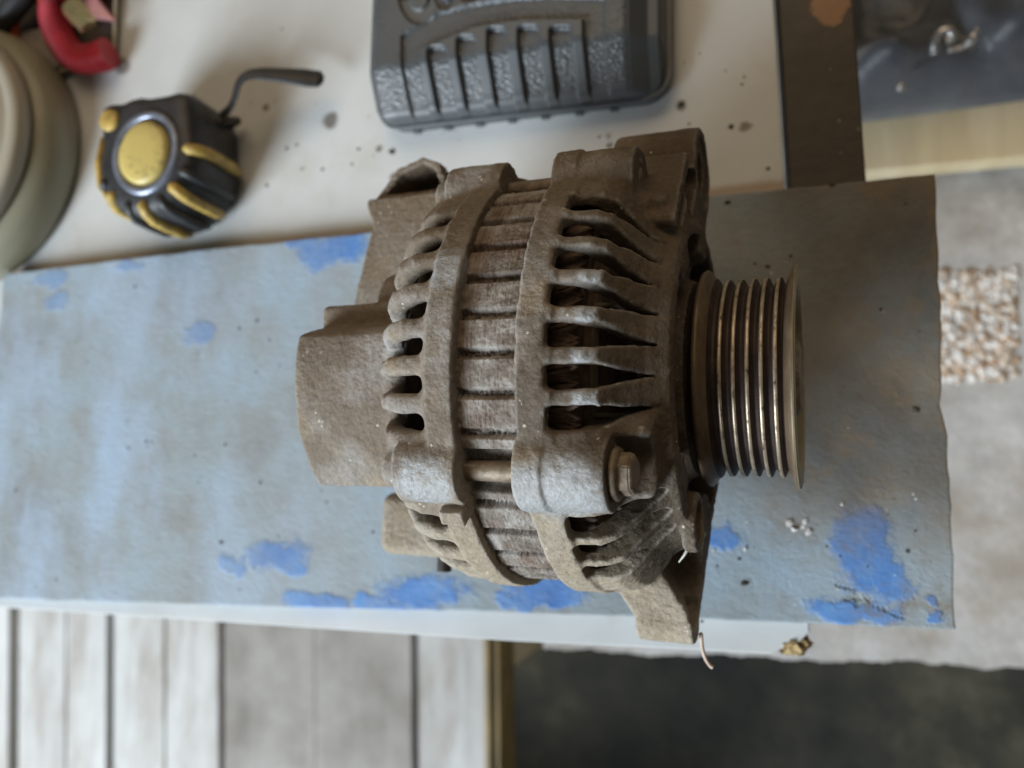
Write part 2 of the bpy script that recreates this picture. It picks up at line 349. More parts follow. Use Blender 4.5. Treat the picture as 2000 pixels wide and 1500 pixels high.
# broken chipboard corner: rough lump
bm = bmesh.new(); bmesh.ops.create_icosphere(bm, subdivisions=3, radius=1.0)
cc = Vector((ch + .0034, ty + .0030, TZ - .0050))
for v in bm.verts:
    n = 1 + .22 * math.sin(v.co.x * 9 + v.co.y * 5) * math.cos(v.co.z * 8) + random.uniform(-.12, .12); v.co = cc + Vector((v.co.x * .0062 * n, v.co.y * .0046 * n, v.co.z * .0055 * n))
rel(bmobj('broken_corner', bm, 'chipboard'), tab)

# iron angle at the table end --------------------------------------------------
t = NT('old_iron'); n1 = t.noise(30, 5, .6)
c = t.ramp(n1, [(.3, (0.034, 0.027, 0.020)), (.7, (0.060, 0.046, 0.033))])
p0 = at(1622, 5, TZ); m = t.step(t.near([(float(p0[0]), float(p0[1]), TZ, .0085, (1, .8, 0)), (float(p0[0] + .001), float(p0[1] - .006), TZ, .004)], .006, 200), .1, .3)
c = t.mix(m, c, (0.24, 0.13, 0.065)); c = t.mix(t.math('MULTIPLY', t.math('LESS_THAN', t.voro(120), .07), .6), c, (0.25, 0.2, 0.14))
MAT['old_iron'] = t.set(c, .55, .25, t.bump(t.noise(160, 5), .3, .001))
ix0, ix1 = at(1533, 200, TZ)[0], at(1682, 200, TZ)[0]
iron = empty('iron_angle', ((ix0 + ix1) / 2, .25, TZ - .035), 'dark brown steel angle bar along the table end', 'angle bar')
rel(bmobj('flange', bevelled_box((ix0, .075, TZ - .005), (ix1, .60, TZ - .001), .0008), 'old_iron'), iron)
rel(bmobj('web', bevelled_box((ix0, .075, TZ - .040), (ix0 + .004, .60, TZ - .0052), .0005), 'old_iron'), iron)

# ------------------------------------------------------------------ alternator (local frame: x along the shaft to the pulley, y across the plank, z up)
def surface_nets(D, org, h):
    S = D < 0
    c = S[:-1, :-1, :-1].astype(np.int8)
    cnt = np.zeros_like(c)
    for i in (0, 1):
        for j in (0, 1):
            for k in (0, 1): cnt += S[i:S.shape[0] - 1 + i, j:S.shape[1] - 1 + j, k:S.shape[2] - 1 + k]
    act = (cnt > 0) & (cnt < 8); idx = np.argwhere(act)
    ids = np.full(act.shape, -1, np.int32); ids[act] = np.arange(len(idx))
    cor = np.array([(i, j, k) for i in (0, 1) for j in (0, 1) for k in (0, 1)])
    val = np.stack([D[idx[:, 0] + q[0], idx[:, 1] + q[1], idx[:, 2] + q[2]] for q in cor], 1)
    acc = np.zeros((len(idx), 3)); n = np.zeros(len(idx))
    for a in range(8):
        for b in range(a + 1, 8):
            if np.abs(cor[a] - cor[b]).sum() != 1: continue
            va, vb = val[:, a], val[:, b]; m = (va < 0) != (vb < 0)
            tt = np.where(m, va / np.where(m, va - vb, 1), 0)
            acc += np.where(m[:, None], cor[a] + tt[:, None] * (cor[b] - cor[a]), 0); n += m
    V = (idx + acc / n[:, None]) * h + org
    Q = []
    for ax in range(3):
        sl0 = [slice(None)] * 3; sl1 = [slice(None)] * 3; sl0[ax] = slice(0, -1); sl1[ax] = slice(1, None)
        a, b = S[tuple(sl0)], S[tuple(sl1)]; e = np.argwhere(a != b)
        o1, o2 = [(1, 2), (2, 0), (0, 1)][ax]
        ok = (e[:, o1] > 0) & (e[:, o2] > 0) & (e[:, o1] < S.shape[o1] - 1) & (e[:, o2] < S.shape[o2] - 1); e = e[ok]
        flip = a[e[:, 0], e[:, 1], e[:, 2]]
        u = np.zeros(3, int); u[o1] = 1; v = np.zeros(3, int); v[o2] = 1
        g = lambda p: ids[p[:, 0], p[:, 1], p[:, 2]]
        q = np.stack([g(e - u - v), g(e - v), g(e), g(e - u)], 1)
        q[~flip] = q[~flip][:, ::-1]; Q.append(q)
    return V, np.concatenate(Q)
def poly_table(poly, lo, hi, h):
    P = np.array(poly, float); xs = np.arange(lo[0], hi[0] + h, h); rs = np.arange(lo[1], hi[1] + h, h)
    X, Rr = np.meshgrid(xs, rs, indexing='ij'); d = np.full(X.shape, 1e9); ins = np.zeros(X.shape, bool)
    for i in range(len(P)):
        a, b = P[i], P[(i + 1) % len(P)]; e = b - a; wx, wy = X - a[0], Rr - a[1]
        tt = np.clip((wx * e[0] + wy * e[1]) / (e @ e), 0, 1); d = np.minimum(d, (wx - e[0] * tt) ** 2 + (wy - e[1] * tt) ** 2)
        cr = ((a[1] > Rr) != (b[1] > Rr))
        with np.errstate(divide='ignore', invalid='ignore'): xi = (b[0] - a[0]) * (Rr - a[1]) / (b[1] - a[1]) + a[0]
        ins ^= cr & (X < xi)
    d = np.sqrt(d); return np.where(ins, -d, d)
class Vox:                     # everything in millimetres
    def __init__(s, lo, hi, h):
        s.lo, s.h = np.array(lo, float), h
        s.ax = [np.arange(lo[i], hi[i], h).astype(np.float32) for i in range(3)]
        s.D = np.full([len(a) for a in s.ax], 50, np.float32)
    def win(s, lo, hi):
        sl = tuple(slice(max(0, int((lo[i] - s.lo[i]) / s.h)), max(1, int((hi[i] - s.lo[i]) / s.h) + 2)) for i in range(3))
        return sl, s.ax[0][sl[0]][:, None, None], s.ax[1][sl[1]][None, :, None], s.ax[2][sl[2]][None, None, :]
    def op(s, fn, lo=(-999,) * 3, hi=(999,) * 3, k=0.0, cut=False, pad=6):
        sl, x, y, z = s.win(np.array(lo) - pad, np.array(hi) + pad); d = np.asarray(fn(x, y, z), np.float32); A = s.D[sl]
        d = np.broadcast_to(d, A.shape)
        if cut:
            if k: hh = np.maximum(k - np.abs(A + d), 0) / k; s.D[sl] = np.maximum(A, -d) + hh * hh * k * .25
            else: s.D[sl] = np.maximum(A, -d)
        else:
            if k: hh = np.maximum(k - np.abs(A - d), 0) / k; s.D[sl] = np.minimum(A, d) - hh * hh * k * .25
            else: s.D[sl] = np.minimum(A, d)
    def revolve(s, poly, k=0.0, rnd=.6):
        h = .25; lo = (s.ax[0][0] - 1, 0); hi = (s.ax[0][-1] + 1, 100); T = (poly_table(poly, lo, hi, h) - rnd).astype(np.float32)
        def fn(x, y, z):
            r = np.sqrt(y * y + z * z); fr = r / h; ir = np.minimum(fr.astype(np.int32), T.shape[1] - 2); tr = fr - ir
            xi = ((x - lo[0]) / h).ravel(); i0 = xi.astype(int); out = np.empty((len(i0),) + r.shape[1:], np.float32)
            for n, (i, ff) in enumerate(zip(i0, xi - i0)):
                row = T[i] * (1 - ff) + T[i + 1] * ff; out[n] = row[ir[0]] * (1 - tr[0]) + row[ir[0] + 1] * tr[0]
            return out
        s.op(fn, k=k)
    def wobble(s, amp, cell, seed):
        g = np.random.default_rng(seed); L = None
        dims = [int((len(a) * s.h) / cell) + 3 for a in s.ax]; L = g.normal(0, 1, dims).astype(np.float32)
        for i in range(3):
            n = len(s.ax[i]); p = np.arange(n) * s.h / cell; i0 = p.astype(int); fr = (p - i0).astype(np.float32); fr = fr * fr * (3 - 2 * fr)
            L = np.moveaxis(L, i, 0); L = L[i0] * (1 - fr)[:, None, None] + L[i0 + 1] * fr[:, None, None]; L = np.moveaxis(L, 0, i)
        s.D += amp * L
    def mesh(s, name, mat, parent):
        V, Q = surface_nets(s.D, s.lo, s.h); return npmesh(name, V / 1000.0, Q, mat, parent)
mx, mn, ab = np.maximum, np.minimum, np.abs
def box3(dx, dy, dz, rnd=0.0):
    dx, dy, dz = dx + rnd, dy + rnd, dz + rnd
    return np.sqrt(mx(dx, 0) ** 2 + mx(dy, 0) ** 2 + mx(dz, 0) ** 2) + mn(mx(dx, mx(dy, dz)), 0) - rnd
def span(x, a, b): return ab(x - (a + b) / 2) - (b - a) / 2
def capcyl(s0, s1, cy, cz, R, rnd=.8):          # rounded cylinder along x
    def fn(x, y, z):
        dr = np.sqrt((y - cy) ** 2 + (z - cz) ** 2) - R + rnd; ds = span(x, s0, s1) + rnd
        return np.sqrt(mx(dr, 0) ** 2 + mx(ds, 0) ** 2) + mn(mx(dr, ds), 0) - rnd
    return fn, (s0, cy - R, cz - R), (s1, cy + R, cz + R)
def pol(r, deg): a = math.radians(deg); return r * math.sin(a), r * math.cos(a)
def obox(s0, s1, r0, r1, deg, tw, rnd=1.0):     # box standing on the shaft at an angle: radial r0..r1, half width tw
    c, q = math.cos(math.radians(deg)), math.sin(math.radians(deg))
    def fn(x, y, z): return box3(span(x, s0, s1), ab(y * c - z * q) - tw, span(y * q + z * c, r0, r1), rnd)
    m = max(abs(r1), abs(tw)) * 1.45; return fn, (s0, -m, -m), (s1, m, m)
def hull2(a, b, s0, s1, rnd=.8):                # tapered bar across the shaft: a, b = (y, z, R), s0..s1 given at each end
    def fn(x, y, z):
        ey, ez = b[0] - a[0], b[1] - a[1]; L = ey * ey + ez * ez
        tt = np.clip(((y - a[0]) * ey + (z - a[1]) * ez) / L, 0, 1)
        d = np.sqrt((y - a[0] - ey * tt) ** 2 + (z - a[1] - ez * tt) ** 2) - (a[2] + (b[2] - a[2]) * tt) + rnd
        lo = s0[0] + (s0[1] - s0[0]) * tt; hi = s1[0] + (s1[1] - s1[0]) * tt
        ds = ab(x - (lo + hi) / 2) - (hi - lo) / 2 + rnd
        return np.sqrt(mx(d, 0) ** 2 + mx(ds, 0) ** 2) + mn(mx(d, ds), 0) - rnd
    R_ = max(a[2], b[2]); return fn, (min(s0), min(a[0], b[0]) - R_, min(a[1], b[1]) - R_), (max(s1), max(a[0], b[0]) + R_, max(a[1], b[1]) + R_)
def slots(angles, hw_deg, s0, s1, r0, rnd=1.6, rref=58.0):
    def fn(x, y, z):
        r = np.sqrt(y * y + z * z); ph = np.degrees(np.arctan2(y, z)); d = None
        for a in angles:
            q = ab((ph - a + 180) % 360 - 180) - (hw_deg if not isinstance(hw_deg, tuple) else np.interp(x, *hw_deg).astype(np.float32))
            d = q if d is None else mn(d, q)
        arc = d * (math.pi / 180) * r
        ax_, bx_ = arc + rnd, span(x, s0, s1) + rnd
        dd = np.sqrt(mx(ax_, 0) ** 2 + mx(bx_, 0) ** 2) + mn(mx(ax_, bx_), 0) - rnd
        return mx(dd, r0 - r)
    return fn

PIV = at(1465, 738, .0686); yaw, tilt = math.radians(-2.5), math.radians(5.0)
AX = Vector((math.cos(yaw) * math.cos(tilt), math.sin(yaw) * math.cos(tilt), math.sin(tilt)))
SD = Vector((-math.sin(yaw), math.cos(yaw), 0)); UP = AX.cross(SD)
ALT = Matrix([[AX[i], SD[i], UP[i], PIV[i]] for i in range(3)] + [[0, 0, 0, 1]]) @ Matrix.Scale(1.015, 4)
base = ALT @ Vector((-.06, 0, 0)); base.z = 0.0
alt = empty('alternator', base, 'dusty rust-brown car alternator with ribbed belt pulley lying on the blue plank', 'alternator')
LOC = Matrix.Translation(-base) @ ALT
def part(o): o.matrix_local = LOC; return o
BOLTS = (-29, 61, 151, 241)

# rear housing
g = Vox((-134, -66, -68), (-58, 86, 68), .5)
g.revolve([(-63.4, 60.9), (-70, 60.9), (-71.2, 59.9), (-78, 59.6), (-83, 57.4), (-86.6, 53), (-88.8, 47), (-89.9, 40), (-89.9, 9), (-86.8, 9), (-86.8, 39), (-85.6, 45.5), (-83, 50.5), (-79.5, 54), (-75, 56.2), (-71, 57.3), (-63.4, 57.3)])
ra = [2 + 9.4 * k for k in range(-19, 19) if k not in (-3, -4, 5, 6, 7) and not (12 < k < 18) and not (-15 < k < -11)]
g.op(slots(ra, 2.25, -86.2, -71.8, 44, 2.2), k=2.4, cut=True)
g.op(slots(ra, 1.6, -92.0, -84.0, 47.5, 1.2), k=2.5, cut=True)
def rimpad(a0, a1, r0, r1, s0, s1):
    def fn(x, y, z):
        r = np.sqrt(y * y + z * z); ph = np.degrees(np.arctan2(y, z))
        return box3(span(x, s0, s1), (ab(ph - (a0 + a1) / 2) - (a1 - a0) / 2) * (math.pi / 180) * r, span(r, r0, r1), .7)
    return fn
g.op(rimpad(-24, 24, 57, 62.3, -70.0, -62.6), (-70, -66, 20), (-62, 66, 68), k=.8)
for a in BOLTS:
    y, z = pol(57.6, a); g.op(*capcyl(-79.5, -62.4, y, z, 8.8, .6), k=1.2)
    y, z = pol(58.5, a); g.op(*capcyl(-85.0, -76, y, z, 4.6, 2.4), k=2.5)
y, z = pol(60.5, -37.5); g.op(*obox(-69.5, -62.6, 56, 65.6, -38.2, 2.2, .5), k=.6)
# regulator cap and the lower step beside it
def cap(x, y, z):
    c, q = math.cos(math.radians(-18)), math.sin(math.radians(-18)); tt = y * c - z * q; rr = np.sqrt(y * y + z * z) - (45.6 + (x + 100) * -.012)
    vv = y * q + z * c; wdt = 22.3 + (45 - vv) * .04
    a1, a2, a3, a4 = rr + 1.2, ab(tt) - wdt + 1.2, span(x, -120.2, -84) + 1.2, 12 - vv
    return np.sqrt(mx(a1, 0) ** 2 + mx(a2, 0) ** 2 + mx(a3, 0) ** 2) + mn(mx(mx(a1, a2), mx(a3, a4)), 0) - 1.2
g.op(cap, (-121, -50, 0), (-84, 30, 50), k=2.5)
g.op(lambda x, y, z: box3(span(x, -120.5, -86), span(y, 2, 20), span(z, 4, 33.5), 1.6), (-121, 2, 4), (-86, 20, 34), k=.8)
y, z = pol(30, 46); g.op(*capcyl(-104, -86, y, z, 9.5, 2), k=2)
# rear mounting arm with its eye
def arm(x, y, z):
    w0 = np.interp(y, [10, 27, 46, 55, 62, 80], [-131.5, -131.0, -127.0, -124.6, -127.6, -127.6])
    return box3(mx(w0 - x, x + 93), span(y, 10, 64.5), span(z, -24, 1.5), 1.0)
g.op(arm, (-132, 10, -24), (-93, 66, 2), k=1.5)
LUG = [(-128.2, 60), (-128.2, 63.5), (-118, 75.5), (-108, 78.8), (-102, 76), (-98.8, 68), (-98.8, 60)]
def convex(P, off):
    cx, cy = np.mean(P, 0)
    def f(x, y):
        d = None
        for p, q in zip(P, P[1:] + P[:1]):
            ex, ey = q[0] - p[0], q[1] - p[1]; L = math.hypot(ex, ey); nx, ny = ey / L, -ex / L
            if (cx - p[0]) * nx + (cy - p[1]) * ny > 0: nx, ny = -nx, -ny
            e = (x - p[0]) * nx + (y - p[1]) * ny + off; d = e if d is None else mx(d, e)
        return d
    return f
f1, f2 = convex(LUG, 0), convex(LUG, 2.3)
g.op(lambda x, y, z: mx(f1(x, y), span(z, -24, -2.0 ) + 0 * x), (-129, 58, -24), (-98, 80, 2), k=1.0)
g.op(lambda x, y, z: mx(mx(f2(x, y), 66.8 - y), span(z, -19, 10)), (-129, 58, -24), (-98, 80, 10), k=1.2, cut=True)
g.op(*capcyl(-104, -90, 72.0, -11, 4.5, .2), k=.6, cut=True)
# connector block low at the near side
g.op(lambda x, y, z: box3(span(x, -125, -88), span(y, -57, -36), span(z, -38, -12), 4.0), (-125, -57, -38), (-88, -36, -12), k=2)
g.op(*capcyl(-88, -60, 0, 0, 51.5, .5), cut=False) if False else None
g.wobble(.10, 4.0, 1); g.wobble(.08, 1.4, 2)
part(g.mesh('rear_housing', 'cast_rear', alt)); del g

# front housing
g = Vox((-51, -82, -68), (-8, 86, 68), .5)
g.revolve([(-46, 60.9), (-38.5, 60.9), (-37.4, 60.0), (-31, 59.6), (-27.8, 58.0), (-24.8, 54.2), (-22.2, 50.8), (-19.6, 47.6), (-16.8, 45.5), (-14.4, 44.3), (-13.6, 42.8), (-13.6, 36.5), (-17.5, 34.5), (-18.5, 29), (-14.4, 27), (-14.4, 10), (-23, 10), (-23, 33), (-19.6, 36), (-18.6, 39.5), (-21.5, 43.5), (-25.5, 47.8), (-29.5, 53), (-33, 57.0), (-36, 58.0), (-46, 58.0)])
for a in BOLTS:
    g.op(*obox(-34, -17, 38, 54.5, a, 9.5, 2.5), k=2.5)
    y, z = pol(57.0, a); g.op(*capcyl(-47.2, -25.0, y, z, 9.6, .8), k=2.2)
    y, z = pol(57.4, a); g.op(*capcyl(-47.3, -40.0, y, z, 9.9, .5), k=.5)
fa = [3.2 + 9.35 * k for k in range(-19, 19) if k not in (-3, -4, 5, 6, 7) and not (-15 < k < -11) and not (13 < k < 18)]
HW = ([-40, -28.5, -26, -23.5, -20, -17.5], [2.9, 2.85, 2.3, 1.3, .7, .2])
fa = [q for q in fa if not -112 < q < -66 and not 66 < q < 112]
g.op(slots([q for q in fa if q > -40], HW, -39.4, -16.0, 38, 1.4), k=1.4, cut=True)
HW = ([-40, -28, -22, -18.5, -16.5], [3.5, 3.5, 3.2, 2.2, 1.0])
g.op(slots([q for q in fa if q < -40], HW, -38.4, -16.6, 38, 1.4), k=.8, cut=True)
for a in BOLTS[:1] + BOLTS[2:]:
    y, z = pol(58.2, a); g.op(*capcyl(-24.9, 0, y, z, 8.4, .5), k=1.2, cut=True)
# air inlets in the front face
def inlets(x, y, z):
    r = np.sqrt(y * y + z * z); ph = np.degrees(np.arctan2(y, z))
    q = (ab((ph - 22.5 + 22.5) % 45 - 22.5) - 15) * (math.pi / 180) * r
    return box3(span(r, 31, 41), q + 0 * x, span(x, -30, 0), 2.0)
g.op(inlets, (-30, -45, -45), (0, 45, 45), k=1.0, cut=True)
# far mounting ear (upper in the picture): barrel, webs
g.op(*hull2((48, -4, 12.0), (64.5, -10, 13.2), (-37, -36.5), (-14.5, -15.2)), k=2.0)
g.op(*capcyl(-40.0, -14.8, 65.0, -10, 13.6, .8), k=1.2)
for dz, s1 in ((10, -14.5), (2, -14)):
    g.op(*hull2((37, dz + 23, 2.0), (62, dz - 1, 2.2), (-24, -29), (s1, s1 - 1.5)), k=1.2)
g.op(*capcyl(-60, 0, 65.0, -10, 6.3, .2), k=.6, cut=True)
g.op(*capcyl(-15.6, 0, 65.0, -10, 10.5, .2), k=.8, cut=True)
g.op(*hull2((46, 14, 3.0), (58, 4, 3.2), (-27, -26), (-11, -10)), k=.8, cut=True)
# near mounting ear (lower in the picture)
g.op(*hull2((-44, -11, 11.5), (-69, -11, 7.0), (-49, -33.0), (-13.8, -16.5)), k=2.5)
g.op(*capcyl(-60, 0, -67.0, -11, 4.2, .2), k=.6, cut=True)
g.op(*hull2((-50, -6, 6.0), (-66, -8, 4.5), (-27, -17.6), (-8, -8)), k=1.2, cut=True)
y, z = pol(42, -72); g.op(*capcyl(-15.5, -11.6, y, z, 8, 1.2), k=1.0); g.op(*capcyl(-14.5, 0, y, z, 5.6, 1.0), k=.8, cut=True)
g.wobble(.09, 4.0, 3); g.wobble(.08, 1.4, 4)
part(g.mesh('front_housing', 'cast_front', alt)); del g

# stator core: laminated ring with grooves
ns, na = 56, 1440
ss = np.linspace(-65, -44, ns); ph = np.linspace(0, 2 * np.pi, na, endpoint=False); deg = np.degrees(ph)
d = np.full(na, 99.0)
for k in range(-19, 20):
    a = -.3 + 9.5 * k; d = np.minimum(d, np.abs((deg - a + 180) % 360 - 180))
gro = np.clip((1.45 - d) / .9, 0, 1)
lamn = rng.normal(0, 1, ns)[:, None]; rag = rng.normal(0, 1, (ns, na)); rag = (rag + np.roll(rag, 1, 1) + np.roll(rag, 2, 1)) / 3
rr = 58.9 - 2.1 * gro[None] + .05 * lamn + .17 * rag + gro[None] * rag * .45
for a in BOLTS:
    dd = np.abs((deg - a + 180) % 360 - 180); rr = rr - 3.2 * np.clip((6.0 - dd) / 1.0, 0, 1)[None]
V = np.stack([np.repeat(ss[:, None], na, 1), rr * np.sin(ph), rr * np.cos(ph)], -1).reshape(-1, 3) / 1000
Vi = np.stack([np.repeat(np.array([-65, -44.0])[:, None], na, 1), 46 * np.sin(ph)[None].repeat(2, 0), 46 * np.cos(ph)[None].repeat(2, 0)], -1).reshape(-1, 3) / 1000
i = np.arange(ns - 1)[:, None] * na; k = np.arange(na)[None]; k2 = (k + 1) % na
Q = np.stack([i + k, i + na + k, i + na + k2, i + k2], -1).reshape(-1, 4)[:, ::-1]
o0 = ns * na; kk = np.arange(na); kn = (kk + 1) % na
Q2 = np.stack([kk, kn, o0 + kn, o0 + kk], -1); Q3 = np.stack([(ns - 1) * na + kn, (ns - 1) * na + kk, o0 + na + kk, o0 + na + kn], -1); Q4 = np.stack([o0 + kk, o0 + kn, o0 + na + kn, o0 + na + kk], -1)
part(npmesh('stator_core', np.concatenate([V, Vi]), np.concatenate([Q[:, ::-1], Q2, Q3, Q4]), 'laminations', alt))

# windings, rotor, fan
def ring_coil(name, s0, r0, n, L, rad):
    V, Q = [], []
    for k in range(n):
        a = 2 * math.pi * (k + random.uniform(-.4, .4)) / n; tw = .055 + random.uniform(-.03, .05); P = []
        for u in np.linspace(0, 1, 5):
            an = a + tw * u; r = r0 + .0022 * math.sin(u * math.pi); P.append((s0 + L * math.sin(u * math.pi), r * math.sin(an) , r * math.cos(an)))
        v, q = tube(P, rad, 5); o = len(V); V += v; Q += [tuple(i + o for i in f) for f in q]
    o = pyd(name, V, Q, 'copper', alt, True); o['kind'] = 'stuff'; return part(o)
ring_coil('winding', -.044, .0520, 230, .0105, .0009)
ring_coil('winding', -.066, .0510, 230, -.008, .0009)
for s_, e_ in ((-.044, .0095), (-.066, -.0075)):
    v, q, _ = lathe([(s_, .0465), (s_, .0522), (s_ + e_ * .6, .0528), (s_ + e_, .0515), (s_ + e_, .0465)][::1 if e_ > 0 else -1], 96); part(pyd('winding_core', v, q, 'copper', alt, True))
v, q, _ = lathe([(-.080, .0), (-.080, .040), (-.078, .0440), (-.034, .0455), (-.0325, .040), (-.032, 0)], 48)
part(pyd('rotor', v, q, 'rotor_rust', alt, True))
for k in range(11):
    a = math.radians(k * 360 / 11 + 6)
    m = Matrix.Rotation(-a, 4, 'X'); bm = bevelled_box((-.032, -.0006, .030), (-.0225, .0006, .0475), .0002, 1)
    for vv in bm.verts: vv.co.y += (vv.co.z - .030) * .45
    bmesh.ops.transform(bm, matrix=m, verts=bm.verts[:]); part(bmobj('fan_blade', bm, 'fan_steel', alt))
v, q, _ = lathe([(-.034, 0.008), (-.034, .044), (-.0325, .044), (-.0325, .008)], 64); part(pyd('fan_disc', v, q, 'fan_steel', alt, True))
v, q, _ = lathe([(-.086, 0.0), (-.086, .030), (-.0835, .048), (-.0825, .048), (-.0825, .0)], 64); part(pyd('diode_plate', v, q, 'dark_inner', alt, True))
v, q, _ = lathe([(-.030, .0), (-.030, .0085), (.006, .0085), (.006, 0)], 32); part(pyd('shaft', v, q, 'bolt_steel', alt, True))

# through bolts
def bolt(a):
    y, z = pol(.0582, a); v, q, _ = lathe([(-.078, 0), (-.078, .0026), (-.0249, .0026), (-.0249, 0)], 16)
    o = pyd('through_bolt', [(p[0], p[1] + y, p[2] + z) for p in v], q, 'bolt_steel', alt, True); part(o)
    if a == 61: return
    v, q, _ = lathe([(-.0249, 0), (-.0249, .0062), (-.0242, .0064), (-.0234, .0060), (-.0232, .0047)], 28)
    h = pyd('bolt_washer', [(p[0], p[1] + y, p[2] + z) for p in v], q, 'bolt_steel', o, True)
    bm = bmesh.new(); n = 6
    for s, r in ((-.0233, .0052), (-.0206, .0052), (-.0198, .0044)):
        for k in range(n):
            t_ = math.radians(60 * k + 18); bm.verts.new((s, y + r * math.sin(t_), z + r * math.cos(t_)))
    bm.verts.ensure_lookup_table(); B = bm.verts
    for i_ in range(2):
        for k in range(n): bm.faces.new((B[i_ * n + k], B[i_ * n + n + k], B[i_ * n + n + (k + 1) % n], B[i_ * n + (k + 1) % n]))
    bm.faces.new([B[2 * n + k] for k in range(n)])
    bmesh.ops.recalc_face_normals(bm, faces=bm.faces[:]); bmesh.ops.bevel(bm, geom=bm.edges[:], offset=.0003, segments=2, affect='EDGES')
    bmobj('bolt_head', bm, 'bolt_steel', o)
for a in BOLTS: bolt(a)

# pulley
prof, mi = [], []
def pp(s, r, m): prof.append((s / 1000, r / 1000)); mi.append(m)
F, G, RG, FC = 0, 1, 2, 3
pp(-11.5, 8.6, F); pp(-11.5, 28.5, F); pp(-11.3, 30.2, F); pp(-10.4, 30.6, F); pp(-9.7, 30.0, F); pp(-8.9, 28.6, F); pp(-7.9, 28.0, G); pp(-7.2, 25.6, G)
for k in range(5):
    c0 = -4.75 + 3.36 * k
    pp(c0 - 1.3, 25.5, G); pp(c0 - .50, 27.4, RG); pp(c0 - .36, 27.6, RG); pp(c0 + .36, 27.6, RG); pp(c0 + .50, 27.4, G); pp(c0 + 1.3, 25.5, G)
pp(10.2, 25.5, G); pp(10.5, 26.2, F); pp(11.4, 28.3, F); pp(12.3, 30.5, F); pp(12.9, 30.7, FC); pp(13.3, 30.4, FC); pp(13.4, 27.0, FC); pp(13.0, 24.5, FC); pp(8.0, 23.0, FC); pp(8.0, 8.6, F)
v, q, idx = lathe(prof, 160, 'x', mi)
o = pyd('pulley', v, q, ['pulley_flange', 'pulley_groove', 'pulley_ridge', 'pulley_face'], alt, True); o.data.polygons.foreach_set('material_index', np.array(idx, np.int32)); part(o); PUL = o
bm = bmesh.new()
for s, r in ((.008, .0115), (.0125, .0115), (.0135, .0100)):
    for k in range(6): t_ = math.radians(60 * k); bm.verts.new((s, r * math.sin(t_), r * math.cos(t_)))
bm.verts.ensure_lookup_table(); B = bm.verts
for i_ in range(2):
    for k in range(6): bm.faces.new((B[i_ * 6 + k], B[i_ * 6 + 6 + k], B[i_ * 6 + 6 + (k + 1) % 6], B[i_ * 6 + (k + 1) % 6]))
bm.faces.new([B[12 + k] for k in range(6)]); bmesh.ops.recalc_face_normals(bm, faces=bm.faces[:])
bmobj('pulley_nut', bm, 'bolt_steel', PUL)
# output stud on the connector side
prof = []
for k in range(8): prof += [(-.0562 - k * .0008, .0027), (-.0566 - k * .0008, .0023)]
V, Q, _ = lathe([(-.05, 0)] + prof + [(prof[-1][0], 0)], 16, 'x')
V = [(p[1] - .1035, p[0], p[2] - .021) for p in V]
part(pyd('terminal_stud', V, Q, 'stud_black', alt, True))

# ------------------------------------------------------------------ things around
def icoblob(c, r, sub=2, jag=.2, sq=(1, 1, 1)):
    bm = bmesh.new(); bmesh.ops.create_icosphere(bm, subdivisions=sub, radius=1.0)
    for v in bm.verts:
        n = 1 + random.uniform(-jag, jag); v.co = Vector((c[0] + v.co.x * r * n * sq[0], c[1] + v.co.y * r * n * sq[1], c[2] + v.co.z * r * n * sq[2]))
    return bm
def joined(name, bms, mat, smooth=False):
    V, Fc = [], []
    for bm in bms:
        bm.verts.index_update(); o = len(V); V += [v.co[:] for v in bm.verts]; Fc += [tuple(v.index + o for v in f.verts) for f in bm.faces]; bm.free()
    return pyd(name, V, Fc, mat, None, smooth)

# --- black moulded tool case
t = NT('case_plastic'); n = t.noise(900, 4, .6)
at_ = t.n('ShaderNodeAttribute', attribute_name='pebble'); pb = at_.outputs['Fac']
peb = t.voro(620); ph_ = t.math('MULTIPLY', pb, t.math('ADD', t.math('MULTIPLY', peb, .8), t.math('MULTIPLY', n, .4)))
MAT['case_plastic'] = t.set(t.mix(t.ramp(t.noise(40, 5), [(.4, 0.0), (.75, .35)]), (0.060, 0.066, 0.072), (0.12, 0.118, 0.11)), t.mix(pb, (.40, .40, .40), (.36, .36, .36)), 0.0, t.bump(ph_, .55, .0007, t.bump(t.noise(300, 3), .08, .0003)))
CA = np.array([-.1535, .1572, TZ]); cyaw = math.radians(-2.0); CW, CD, CH = .1245, .115, .0235
case = empty('tool_case', (CA[0] + CW / 2, CA[1] + CD / 2, TZ), 'dark grey plastic tool case with slotted ribs in its lid', 'tool case')
nx_, ny_ = 330, 300
gx, gy = np.meshgrid(np.linspace(0, CW, nx_), np.linspace(0, CD, ny_), indexing='ij')
wx = CA[0] + gx * math.cos(cyaw) - gy * math.sin(cyaw); wy = CA[1] + gx * math.sin(cyaw) + gy * math.cos(cyaw)
cc = np.stack([wx, wy, np.full_like(wx, .0135)], -1) - CPOS; cc = cc @ CM
ux, uy = 1000 + FPX * cc[..., 0] / cc[..., 2], 750 + FPX * cc[..., 1] / cc[..., 2]
def sstep(d, wdt): return np.clip(.5 - d / wdt, 0, 1) ** 2 * (3 - 2 * np.clip(.5 - d / wdt, 0, 1))
def rbox2(x0, x1, y0, y1, r):
    dx, dy = np.abs(ux - (x0 + x1) / 2) - (x1 - x0) / 2 + r, np.abs(uy - (y0 + y1) / 2) - (y1 - y0) / 2 + r
    return np.sqrt(np.maximum(dx, 0) ** 2 + np.maximum(dy, 0) ** 2) + np.minimum(np.maximum(dx, dy), 0) - r
slope = .107 * (ux - 1000)                      # case lines run with the table edge
vtop = np.interp(ux, [791, 865, 930, 997, 1080, 1160], [78, 34, 18, 8, 3, 6])
